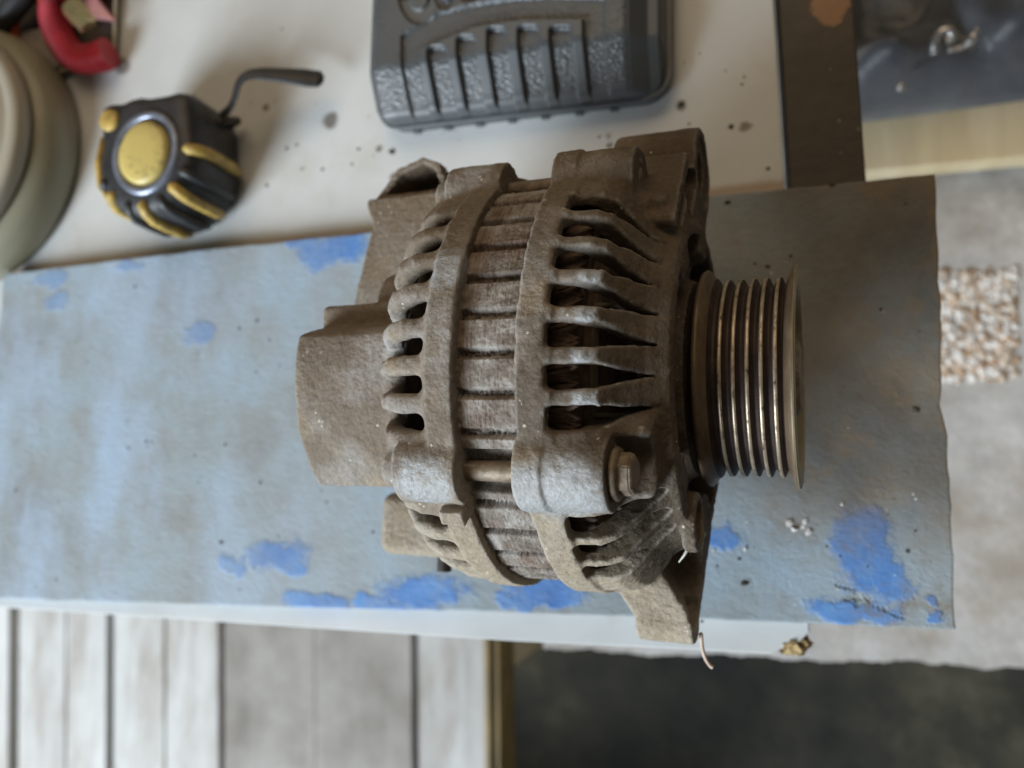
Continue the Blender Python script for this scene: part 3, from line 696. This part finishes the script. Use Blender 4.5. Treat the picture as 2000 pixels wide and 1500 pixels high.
valley = np.maximum(np.maximum(791 - ux, ux - 1183), vtop - uy)
ptop = np.interp(ux, [825, 880, 930, 980, 1030, 1140], [106, 84, 64, 54, 49, 48])
plate = np.maximum(np.maximum(826 - ux, ux - 1144), ptop - uy)
sl = np.minimum.reduce([rbox2(a, b, c, d + 60, 10) for a, b, c, d in ((843.6, 880, 102, 218), (900, 936, 82, 211), (959, 995, 66, 203), (1018, 1058, 63, 195), (1079, 1121, 64, 185))])
def ringpx(cx, cy, rx, ry, wd): return np.abs(np.sqrt(((ux - cx) / rx) ** 2 + ((uy - cy) / ry) ** 2) - 1) * min(rx, ry) - wd
let = np.maximum(ringpx(824, -4, 30, 46, 8), (ux - 848) * (uy < 8))
let = np.minimum(let, ringpx(876, -12, 20, 30, 6)); let = np.minimum(let, ringpx(922, -14, 19, 21, 6))
prof = np.interp(gy, [0, .0006, .002, .0045, .017, .019, CD], [.0060, .0110, .0128, .0142, .0222, .0229, .0235])
edge = np.interp(gx, [0, .0008, .0028, .0055, .011], [.012, .006, .0022, .0007, 0]) + np.interp(CW - gx, [0, .0008, .002, .006, .0125, .015], [.014, .0085, .0066, .0058, .0008, 0])
hh = prof - edge
hh += -.0016 * sstep(valley, 3.5) + .0028 * sstep(plate, 4.5) - .0027 * sstep(sl, 5.0) * sstep(plate, 4.5) - .0024 * sstep(let, 5.0)
hh = np.maximum(hh, .0045)
# round plan corners
R0 = .010; dx, dy = np.maximum(np.maximum(R0 - gx, gx - (CW - R0)), 0), np.maximum(R0 - gy, 0); dd = np.sqrt(dx * dx + dy * dy)
sc = np.where((dx > 0) & (dy > 0) & (dd > R0), R0 / np.maximum(dd, 1e-9), 1.0)
gx2 = np.where(gx < R0, R0 - (R0 - gx) * sc, np.where(gx > CW - R0, CW - R0 + (gx - CW + R0) * sc, gx)); gy2 = np.where(gy < R0, R0 - (R0 - gy) * sc, gy)
hh = np.where(sc < 1, np.minimum(hh, .008), hh)
V = np.stack([CA[0] + gx2 * math.cos(cyaw) - gy2 * math.sin(cyaw), CA[1] + gx2 * math.sin(cyaw) + gy2 * math.cos(cyaw), TZ + .0025 + hh], -1).reshape(-1, 3)
i = np.arange(nx_ - 1)[:, None] * ny_; k = np.arange(ny_ - 1)[None]
Q = np.stack([i + k, i + ny_ + k, i + ny_ + k + 1, i + k + 1], -1).reshape(-1, 4)
o = npmesh('lid', V, Q, 'case_plastic'); rel(o, case)
pebble = np.where((plate < 1.5) & (sl > -1.5), 0.0, 1.0) * (gy > .0035) * (gx < CW - .0135) * (let > 0)
at1 = o.data.attributes.new('pebble', 'FLOAT', 'POINT'); at1.data.foreach_set('value', pebble.astype(np.float32).ravel())
def case_block(x0, x1, y0, y1, z0, z1, bev, name):
    bm = bevelled_box((x0, y0, z0), (x1, y1, z1), bev, 3); bmesh.ops.transform(bm, matrix=Matrix.Translation(Vector(CA)) @ Matrix.Rotation(cyaw, 4, 'Z'), verts=bm.verts[:])
    return rel(bmobj(name, bm, 'case_plastic', None, False), case)
def rounded(x0, x1, y0, y1, r, n=8):
    P = []
    for cx, cy, a0 in ((x1 - r, y1 - r, 0), (x0 + r, y1 - r, 90), (x0 + r, y0 + r, 180), (x1 - r, y0 + r, 270)):
        for k in range(n + 1): a = math.radians(a0 + 90 * k / n); P.append((cx + r * math.cos(a), cy + r * math.sin(a)))
    return P
def case_slab(name, x0, x1, y0, y1, z0, z1, r, bev):
    bm = prism(rounded(x0, x1, y0, y1, r), z0, z1, bev); bmesh.ops.transform(bm, matrix=Matrix.Translation(Vector(CA)) @ Matrix.Rotation(cyaw, 4, 'Z'), verts=bm.verts[:])
    return rel(bmobj(name, bm, 'case_plastic', None, True), case)
case_slab('lower_shell', .0008, CW + .0012, -.0004, CD, .0006, .0062, .0105, .0012)
case_slab('seam_lip', -.0006, CW + .0026, -.0016, CD, .0064, .0082, .0112, .0006)
for k in range(7): case_block(.014 + k * .0145, .0175 + k * .0145, -.0016, .002, .0008, .0030, .0005, 'hinge_tab')

# --- tape measure
plain('rubber_black', (0.028, 0.028, 0.030), .5, 0.0, .3, 150, .25)
plain('tape_yellow', (0.46, 0.31, 0.075), .5, 0.0, .4, 260, .25)
plain('tape_label', (0.56, 0.43, 0.13), .4, 0.0, .18, 160, .1)
t = NT('tape_print'); nn = t.noise(170, 5, .75); MAT['tape_label'] = t.set(t.mix(t.ramp(nn, [(.56, 0.0), (.64, .6)]), (0.55, 0.43, 0.14), (0.16, 0.13, 0.07)), .42, 0.0, t.bump(nn, .1, .0003))
plain('tape_chrome', (0.22, 0.24, 0.30), .38, .5, .3, 120, .1)
TC = Vector((-.2535, .1490, TZ))
tape = empty('tape_measure', TC, 'black and yellow pocket tape measure with a wrist strap', 'tape measure')
out = []
for k in range(49):
    a = math.radians(18 - 216 * k / 48); out.append((.0262 * math.cos(a), -.0015 + .0268 * math.sin(a)))
out += [(-.0262, .015), (-.0264, .0225), (-.0252, .0262), (-.0225, .0272), (-.015, .0266), (-.011, .0278), (-.005, .0282), (0, .0270), (.010, .0268), (.016, .0272), (.0205, .0258), (.0225, .0225), (.0240, .0150)]
layers = [(.0, .0035), (.0015, .0012), (.005, 0), (.029, 0), (.0325, .0012), (.0345, .0032), (.0356, .0062), (.0359, .0100), (.0358, .020)]
V, Q = [], []; n = len(out)
for z, ins in layers:
    for (x, y) in out:
        L = math.hypot(x, y); s_ = (L - ins) / L; V.append((x * s_, y * s_, z))
for i_ in range(len(layers) - 1):
    for k in range(n): Q.append((i_ * n + k, i_ * n + (k + 1) % n, (i_ + 1) * n + (k + 1) % n, (i_ + 1) * n + k)[::-1])
Q.append(tuple(range((len(layers) - 1) * n, len(layers) * n))[::-1]); Q.append(tuple(range(n)))
bm = bmesh.new(); vs_ = [bm.verts.new(p) for p in V]; [bm.faces.new([vs_[j] for j in q]) for q in Q]; bmesh.ops.recalc_face_normals(bm, faces=bm.faces[:])
bmobj('case', bm, 'rubber_black', tape, True)
def tlathe(name, prof, cx, cy, mat, par=tape, sx=1, sy=1):
    v, q, _ = lathe(prof, 48, 'z'); o = pyd(name, [(p[0] * sx + cx, p[1] * sy + cy, p[2]) for p in v], q, mat, par, True); return o
tlathe('label_ring', [(.0350, .0185), (.0368, .0180), (.0374, .0165), (.0368, .0150), (.0350, .0146)], .002, -.001, 'tape_chrome', tape, .95, 1.05)
tlathe('label', [(.0355, .0132), (.0376, .0128), (.0384, .0110), (.0388, .0060), (.0389, 0.0)], .0016, -.0012, 'tape_label', tape, .98, 1.1)
tlathe('lock_button', [(.034, .0052), (.0366, .0050), (.0374, .0040), (.0376, 0)], -.0185, .0170, 'tape_yellow')
def rib(deg, w_, mat, name, R_=.0272, z0=.003, z1=.0345, inner=.0215):
    P, a = [], math.radians(deg); c, s_ = math.cos(a), math.sin(a)
    path = [(R_ - .001, z0), (R_ + .0004, z0 + .006), (R_ + .0006, .020), (R_ + .0002, .028), (R_ - .0016, .0322), (inner + .001, z1 + .0005), (inner, z1)]
    v, q = tube([(r * c, -.0015 + r * s_, z) for r, z in path], [w_ * .55, w_, w_, w_, w_, w_ * .95, w_ * .6], 10)
    return pyd(name, v, q, mat, tape, True)
for d_ in (4, -42, -84, -130): rib(d_ - 4, .0026, 'tape_yellow', 'grip_rib')
for d_ in (-22, -62, -104, -150): rib(d_ - 4, .0021, 'rubber_black', 'grip_rib')
v, q = tube([(-.0262, .012, .031), (-.0272, 0, .0318), (-.0250, -.011, .0318), (-.0205, -.0195, .031)], [.0012, .0019, .0020, .0012], 10); pyd('trim_band', v, q, 'tape_yellow', tape, True)
# strap
pts = [at(432, 226, .010), at(448, 212, .012), at(458, 190, .014), at(466, 163, .016), at(480, 149, .016), at(505, 144, .014), at(560, 148, .010), at(605, 153, .006), at(632, 155, .004)]
pth = spline(pts, 6); m_ = len(pth); rad = list(np.interp(np.linspace(0, 1, m_), [0, .2, .45, .62, .85, .96, 1], [.0024, .0022, .0025, .0036, .0054, .0050, .0022]))
v, q = tube([Vector(p) - TC for p in pth], rad, 10, .35); pyd('wrist_strap', v, q, 'rubber_black', tape, True)
v, q = tube([(.0205, .0215, .006), (.0260, .0235, .006), (.0262, .0205, .013), (.0205, .0185, .016)], .0022, 8); pyd('end_hook', v, q, 'stud_black', tape, True)

# --- round food jar with a stepped lid
t = NT('jar_plastic'); n = t.noise(12, 4); MAT['jar_plastic'] = t.set(t.ramp(n, [(.3, (0.20, 0.18, 0.125)), (.7, (0.27, 0.255, 0.18))]), .38, 0.0, t.bump(t.noise(60, 3), .1, .001))
t = NT('jar_lid'); n = t.noise(16, 4); MAT['jar_lid'] = t.set(t.ramp(n, [(.3, (0.30, 0.265, 0.205)), (.7, (0.38, 0.34, 0.27))]), .5, 0.0, t.bump(t.noise(60, 3), .1, .001))
JC = Vector((-.3930, .1745, TZ)); jar = empty('jar', JC, 'round beige plastic jar cut off at the left edge', 'jar')
v, q, _ = lathe([(0, 0), (0, .064), (.0015, .0690), (.004, .0705), (.016, .0690), (.021, .0650), (.022, .061), (.022, 0)], 96, 'z'); pyd('body', v, q, 'jar_plastic', jar, True)
v, q, _ = lathe([(.0222, .0), (.0222, .0605), (.0235, .0620), (.0290, .0616), (.0305, .0600), (.0310, .0570), (.0298, .0540), (.0296, .052), (.0310, .0500), (.0316, .047), (.0316, 0)], 96, 'z'); pyd('lid', v, q, 'jar_lid', jar, True)

# --- open tray with hose, fitting and wires
plain('tray_brown', (0.045, 0.035, 0.032), .6); plain('hose_red', (0.42, 0.028, 0.04), .5, 0, .2, 90); plain('brass', (0.62, 0.53, 0.28), .25, .9, .1)
plain('wire_orange', (0.48, 0.10, 0.025), .5); plain('pad_grey', (0.20, 0.165, 0.15), .75); plain('card_tan', (0.42, 0.36, 0.27), .8); plain('pink_rag', (0.50, 0.24, 0.23), .8)
c0, c1, c2 = at(232, 119, TZ), at(238, -60, TZ), at(60, 163, TZ)
c0, c1, c2 = [Vector(c) for c in (c0, c1, c2)]; c3 = c2 + (c1 - c0); ctr = (c1 + c2) / 2
tray = empty('parts_tray', (ctr.x, ctr.y, TZ), 'shallow dark tray of hose and wire in the top left corner', 'tray')
bm = prism([(p.x, p.y) for p in (c0, c1, c3 + (c2 - c0) * .8, c2 + (c2 - c0) * .8)], TZ + .0002, TZ + .002, .0003); rel(bmobj('base', bm, 'tray_brown'), tray)
def wallstrip(a, b, h, name):
    d = (b - a).normalized(); nrm = Vector((-d.y, d.x, 0)) * .0008
    bm = prism([tuple((p)[:2]) for p in (a - nrm, b - nrm, b + nrm, a + nrm)], TZ + .0021, TZ + h, .0002, 1); return rel(bmobj(name, bm, 'card_tan'), tray)
wallstrip(c0, c2 + (c2 - c0) * .8, .0045, 'rim'); wallstrip(c0, c1, .0040, 'rim')
zt = TZ + .0022
hp = spline([at(214, 103, zt + .006), at(190, 112, zt + .006), at(150, 113, zt + .007), at(122, 82, zt + .008), at(107, 40, zt + .009), at(112, 0, zt + .009), at(150, -40, zt + .009), at(215, -60, zt + .008)], 34)
V, Q = tube(hp, [.0060 + .0016 * math.sin(k * .9) for k in range(len(hp))], 14)
o = pyd('coiled_hose', V, Q, 'hose_red', None, True); tag(o, 'red coiled hose curled in the tray', 'hose')
a, b = Vector(at(140, 12, zt + .020)), Vector(at(172, 50, zt + .016)); d = b - a
v, q = tube([a - d * .1, a, a + d * .02, a + d * .6, a + d * .62, b, b + d * .05], [.0042, .0048, .0056, .0056, .0050, .0050, .0040], 6); o = pyd('brass_fitting', v, q, 'brass'); tag(o, 'brass hexagonal fitting lying on the red hose', 'fitting')
o = pyd('orange_wire', *tube(spline([at(33, 96, zt + .004), at(28, 60, zt + .005), at(38, 20, zt + .007), at(75, -6, zt + .008), at(110, -15, zt + .018)], 8), .0021, 8), 'wire_orange', None, True); tag(o, 'bent orange wire at the far left of the tray', 'wire')
P = [at(-20, 110, zt), at(20, 75, zt), at(95, 62, zt), at(140, 132, zt), at(80, 152, zt), at(40, 160, zt)]
o = bmobj('grey_pad', prism([(p[0], p[1]) for p in P], zt + .0002, zt + .004, .001), 'pad_grey'); tag(o, 'flat grey brown pad beside the red hose', 'pad')
P = [at(178, -30, zt), at(205, 10, zt), at(232, 45, zt), at(178, 40, zt), at(165, 5, zt)]
o = bmobj('pink_cloth', prism([(p[0], p[1]) for p in P], zt + .0002, zt + .0035, .001), 'pink_rag'); tag(o, 'small pink cloth scrap inside the tray near the brass fitting', 'cloth')
V, Q = tube(spline([at(-40, 70, zt + .008), at(0, 40, zt + .010), at(40, -5, zt + .012), at(60, -40, zt + .012)], 8), .0065, 10)
o = pyd('black_cable', V, Q, 'rubber_black', None, True); tag(o, 'thick black cable at the picture corner left of the orange wire', 'cable')

# --- crate and black bag at the far right corner
t = NT('raw_ply'); n = t.noise(1.0, 5, .6, t.vec((60, 9, 20), (0, 0, 0), (0, 0, .25)))
MAT['raw_ply'] = t.set(t.mix(t.ramp(t.noise(18, 4), [(.4, 0), (.7, .5)]), t.ramp(n, [(.3, (0.60, 0.47, 0.27)), (.7, (0.78, 0.66, 0.42))]), (0.68, 0.60, 0.48)), .75, 0.0, t.bump(n, .3, .001))
zc = -.235
P = [(at(1600, 338, zc)[0], at(1600, 343, zc)[1]), (.55, at(2000, 303, zc)[1] - .01), (.55, .75), (at(1600, 338, zc)[0], .75)]
o = bmobj('plywood_sheet', prism(P, zc - .018, zc, .001), 'raw_ply'); tag(o, 'pale plywood sheet lying under the black bag', 'sheet')
t = NT('bag_black'); n = t.noise(22, 4)
MAT['bag_black'] = t.set(t.ramp(n, [(.3, (0.055, 0.062, 0.078)), (.7, (0.11, 0.12, 0.14))]), .42, 0.0, t.bump(t.noise(38, 4, .55, None, .6), .5, .006), **{'Sheen Weight': .3})
nx2, ny2 = 90, 80; V = []
f0 = at(1800, 222, zc)[1]; xa = at(1640, 215, zc)[0]
for i_ in range(nx2):
    for j in range(ny2):
        u, v_ = i_ / (nx2 - 1), j / (ny2 - 1); x = xa + u * .42; y = f0 + .25 * max(0, u - .42) ** 2 * (1 - v_) + v_ * .34
        e_ = min(1, v_ / .07); X_, Y_ = (x - xa), (y - f0)
        z = zc + .0006 + e_ * (2 - e_) * .026 + e_ * (.028 * math.sin(30 * X_ - 40 * Y_ + .6) + .016 * math.sin(58 * X_ + 34 * Y_) + .006 * math.sin(88 * X_ - 110 * Y_ + 2) + .003 * math.sin(190 * X_ + 150 * Y_))
        z = max(z, zc + .0006 + .004 * e_ + .002 * math.sin(90 * X_ + 60 * Y_) * e_); V.append((x, y, z))
Q = [(i_ * ny2 + j, (i_ + 1) * ny2 + j, (i_ + 1) * ny2 + j + 1, i_ * ny2 + j + 1) for i_ in range(nx2 - 1) for j in range(ny2 - 1)]
o = pyd('plastic_bag', V, Q, 'bag_black', None, True); m1 = o.modifiers.new('thick', 'SOLIDIFY'); m1.thickness = .001; m1.offset = 1; tag(o, 'crumpled black plastic bag in the top right corner', 'bag')
plain('swarf', (0.62, 0.62, 0.63), .3, .85, .2)
zz = zc + .055
o = pyd('metal_curl', *tube(spline([at(1824, 105, zz), at(1826, 80, zz + .004), at(1838, 62, zz + .006), at(1856, 60, zz + .006), at(1860, 74, zz + .004), at(1848, 80, zz + .003)], 8), [.0022] * 41, 8), 'swarf', None, True); tag(o, 'hook shaped bright metal curl on the black bag', 'curl')
o = pyd('metal_strip', *tube(spline([at(1852, 98, zz), at(1880, 92, zz), at(1896, 78, zz + .003), at(1910, 55, zz + .006)], 8), [.0014] * 14 + [.0026] * 6 + [.0018] * 5, 8), 'swarf', None, True); tag(o, 'short bright metal strip to the right of the metal curl', 'strip')
o = bmobj('pale_crumb', icoblob(at(1759, 170, zc + .045), .0024, 2, .15), 'swarf'); tag(o, 'small pale crumb on the lower left of the black bag', 'crumb')

# --- patch of pebbles set in the ledge
plain('pebble', (0.52, 0.42, 0.33), .7, 0, .45, 60); plain('pebble_white', (0.68, 0.64, 0.60), .7, 0, .2, 60); plain('pebble_rust', (0.44, 0.29, 0.18), .75, 0, .3, 60)
q0, q1, q2, q3 = [at(px, py, ZS) for px, py in ((1835, 535), (1986, 537), (1978, 735), (1835, 735))]
for mname, cnt, seed in (('pebble', 420, 1), ('pebble_white', 420, 2), ('pebble_rust', 150, 3)):
    random.seed(seed); L = []
    for _ in range(cnt):
        u, v_ = random.random() * 1.0 + random.gauss(0, .035), random.random() + random.gauss(0, .035); p = q0 * (1 - u) * (1 - v_) + q1 * u * (1 - v_) + q2 * u * v_ + q3 * (1 - u) * v_
        r = random.choice((.0009, .0013, .0018, .0027)) * random.uniform(.8, 1.2); L.append(icoblob((p[0], p[1], ZS + r * .15), r, 1, .3, (1.0, random.uniform(.8, 1.5), .6)))
    o = joined('pebbles', L, mname, True); tag(o, {'pebble': 'tan pebbles bedded in the concrete ledge', 'pebble_white': 'white pebbles bedded in the concrete ledge', 'pebble_rust': 'rusty brown pebbles bedded in the concrete ledge'}[mname], 'pebbles', None, 'stuff')
random.seed(11)

# --- board deck, low at the near left
t = NT('grey_board'); n = t.noise(1.0, 5, .6, t.vec((50, 6, 20))); n2_ = t.noise(9, 4, .6)
ob = t.n('ShaderNodeObjectInfo').outputs['Random']
c = t.mix(t.ramp(n2_, [(.35, 0.0), (.7, .7)]), t.ramp(n, [(.3, (0.42, 0.39, 0.36)), (.7, (0.62, 0.60, 0.57))]), (0.70, 0.69, 0.675))
c = t.mix(t.ramp(t.noise(1.0, 5, .7, t.vec((22, 5, 9), (3, 1, 0))), [(.48, 0.0), (.64, .7)]), c, (0.33, 0.28, 0.225))
MAT['grey_board'] = t.set(t.mix(1.0, c, t.ramp(ob, [(0.0, .78), (1.0, 1.0)]), 'MULTIPLY'), .7, 0.0, t.bump(n, .4, .002))
t = NT('worn_board'); n = t.noise(1.0, 5, .6, t.vec((50, 6, 20))); n2_ = t.noise(12, 5, .65)
MAT['worn_board'] = t.set(t.mix(t.ramp(n2_, [(.35, 0.0), (.7, .8)]), t.ramp(n, [(.3, (0.17, 0.145, 0.12)), (.7, (0.27, 0.24, 0.21))]), (0.40, 0.37, 0.34)), .75, 0.0, t.bump(n, .4, .002))
deck = empty('board_deck', tuple(at(480, 1400, ZB)), 'weathered pale board deck low down at the bottom left', 'deck')
lines = [(-190, 0), (14, 11), (122, 5), (206, 1), (312, 2), (424, 6), (612, 2), (806, 2), (944, 0)]
for i_ in range(len(lines) - 1):
    (xa, ga), (xb, gb) = lines[i_], lines[i_ + 1]
    P = [at(xa + ga, 1190, ZB), at(xb - gb, 1190, ZB), at(xb - gb + 8, 1700, ZB), at(xa + ga + 8, 1700, ZB)]
    dz = random.uniform(-.008, .006) + (.01 if i_ == 6 else 0); ext = [(P[0][0], P[0][1] + .12), (P[1][0], P[1][1] + .12), P[2][:2], P[3][:2]]
    rel(bmobj('board', prism([tuple(p[:2]) for p in ext], ZB - .022 + dz, ZB + dz, .002), 'worn_board' if i_ in (5, 6) else 'grey_board'), deck)
for k in range(2): rel(bmobj('joist', bevelled_box((-1.0, -.55 + k * .38, ZP + .001), (-.24, -.50 + k * .38, ZB - .032), .002), 'raw_ply'), deck)
plain('rail_wood', (0.22, 0.15, 0.055), .5, 0, .4, 20)
P = [at(947, 1190, ZB), at(957, 1190, ZB), at(962, 1700, ZB), at(952, 1700, ZB)]
rail = empty('wooden_rail', tuple(at(960, 1400, ZB - .02)), 'golden brown wooden rail along the deck edge', 'rail')
rel(bmobj('strip', prism([(p[0], p[1] + (.12 if j < 2 else 0)) for j, p in enumerate(P)], ZB - .05, ZB + .004, .001), 'rail_wood'), rail)
P = [at(960, 1190, ZB), at(972, 1190, ZB), at(977, 1700, ZB), at(965, 1700, ZB)]
rel(bmobj('strip', prism([(p[0], p[1] + (.12 if j < 2 else 0)) for j, p in enumerate(P)], ZB - .05, ZB - .002, .001), 'rail_wood'), rail)

# --- loose bits
plain('twig', (0.50, 0.38, 0.30), .7)
o = pyd('twig', *tube(spline([at(1369, 1238, .055), at(1371, 1262, .05), at(1377, 1284, .047), at(1386, 1299, .046), at(1393, 1304, .046)], 6), [.0006] * 25, 6), 'twig', None, True); tag(o, 'thin pale twig hanging beside the near mounting ear', 'twig')
plain('fibre', (0.62, 0.58, 0.52), .8)
o = pyd('fibre', *tube(spline([at(1354, 1052, .075), at(1346, 1066, .074), at(1338, 1082, .074), at(1326, 1098, .073)], 6), list(np.linspace(.0008, .0002, 19)), 6), 'fibre', None, True); tag(o, 'white fluff thread stuck to the front housing above the near ear', 'thread')
plain('crumb_dark', (0.05, 0.042, 0.036), .9); plain('crumb_pale', (0.55, 0.52, 0.50), .9)
L = []
for px, py, r in [(765, 298, .0016), (1330, 206, .0017), (1428, 247, .0014), (700, 292, .0009), (630, 330, .0010), (1240, 270, .0008), (560, 290, .001), (590, 330, .0008), (1500, 330, .0010), (1170, 268, .0007), (1790, 800, .0016), (1455, 1140, .0014), (1545, 500, .0008), (1625, 360, .0010), (1420, 395, .0012), (690, 600, .0008), (545, 715, .0006), (1500, 520, .0009), (1475, 515, .0008), (432, 1060, .0012)]:
    z = 0 if at(px, py, 0)[1] < .11 and at(px, py, 0)[1] > -.05 else TZ; L.append(icoblob(at(px, py, z), r, 1, .4, (1, .7, .5)))
for _ in range(70):
    px, py = random.uniform(20, 1820), random.uniform(560, 1165); p = at(px, py, 0); L.append(icoblob(p, random.uniform(.0002, .0006), 1, .4, (1, 1, .6)))
for _ in range(40):
    px, py = random.uniform(480, 1500), random.uniform(20, 380); p = at(px, py, TZ)
    if p[1] > .114: L.append(icoblob(p, random.uniform(.0002, .0007), 1, .4, (1, 1, .6)))
o = joined('crumbs', L, 'crumb_dark'); tag(o, 'dark grit scattered over the plank and table', 'grit', None, 'stuff')
L = []
for px, py, r in [(1543, 1022, .0017), (1552, 1034, .0013), (1573, 1020, .0013), (1578, 1040, .0012), (1568, 1030, .0008), (1185, 270, .0011), (1455, 1072, .0009), (1395, 1075, .0006), (1645, 985, .0007)]: L.append(icoblob(at(px, py, 0 if py > 400 else TZ), r, 1, .4, (1, 1, .7)))
for _ in range(60):
    px, py = random.uniform(20, 1820), random.uniform(560, 1165); L.append(icoblob(at(px, py, 0), random.uniform(.0002, .0005), 1, .4, (1, 1, .6)))
o = joined('paint_chips', L, 'crumb_pale'); tag(o, 'tiny pale paint chips strewn on the plank', 'paint chips', None, 'stuff')
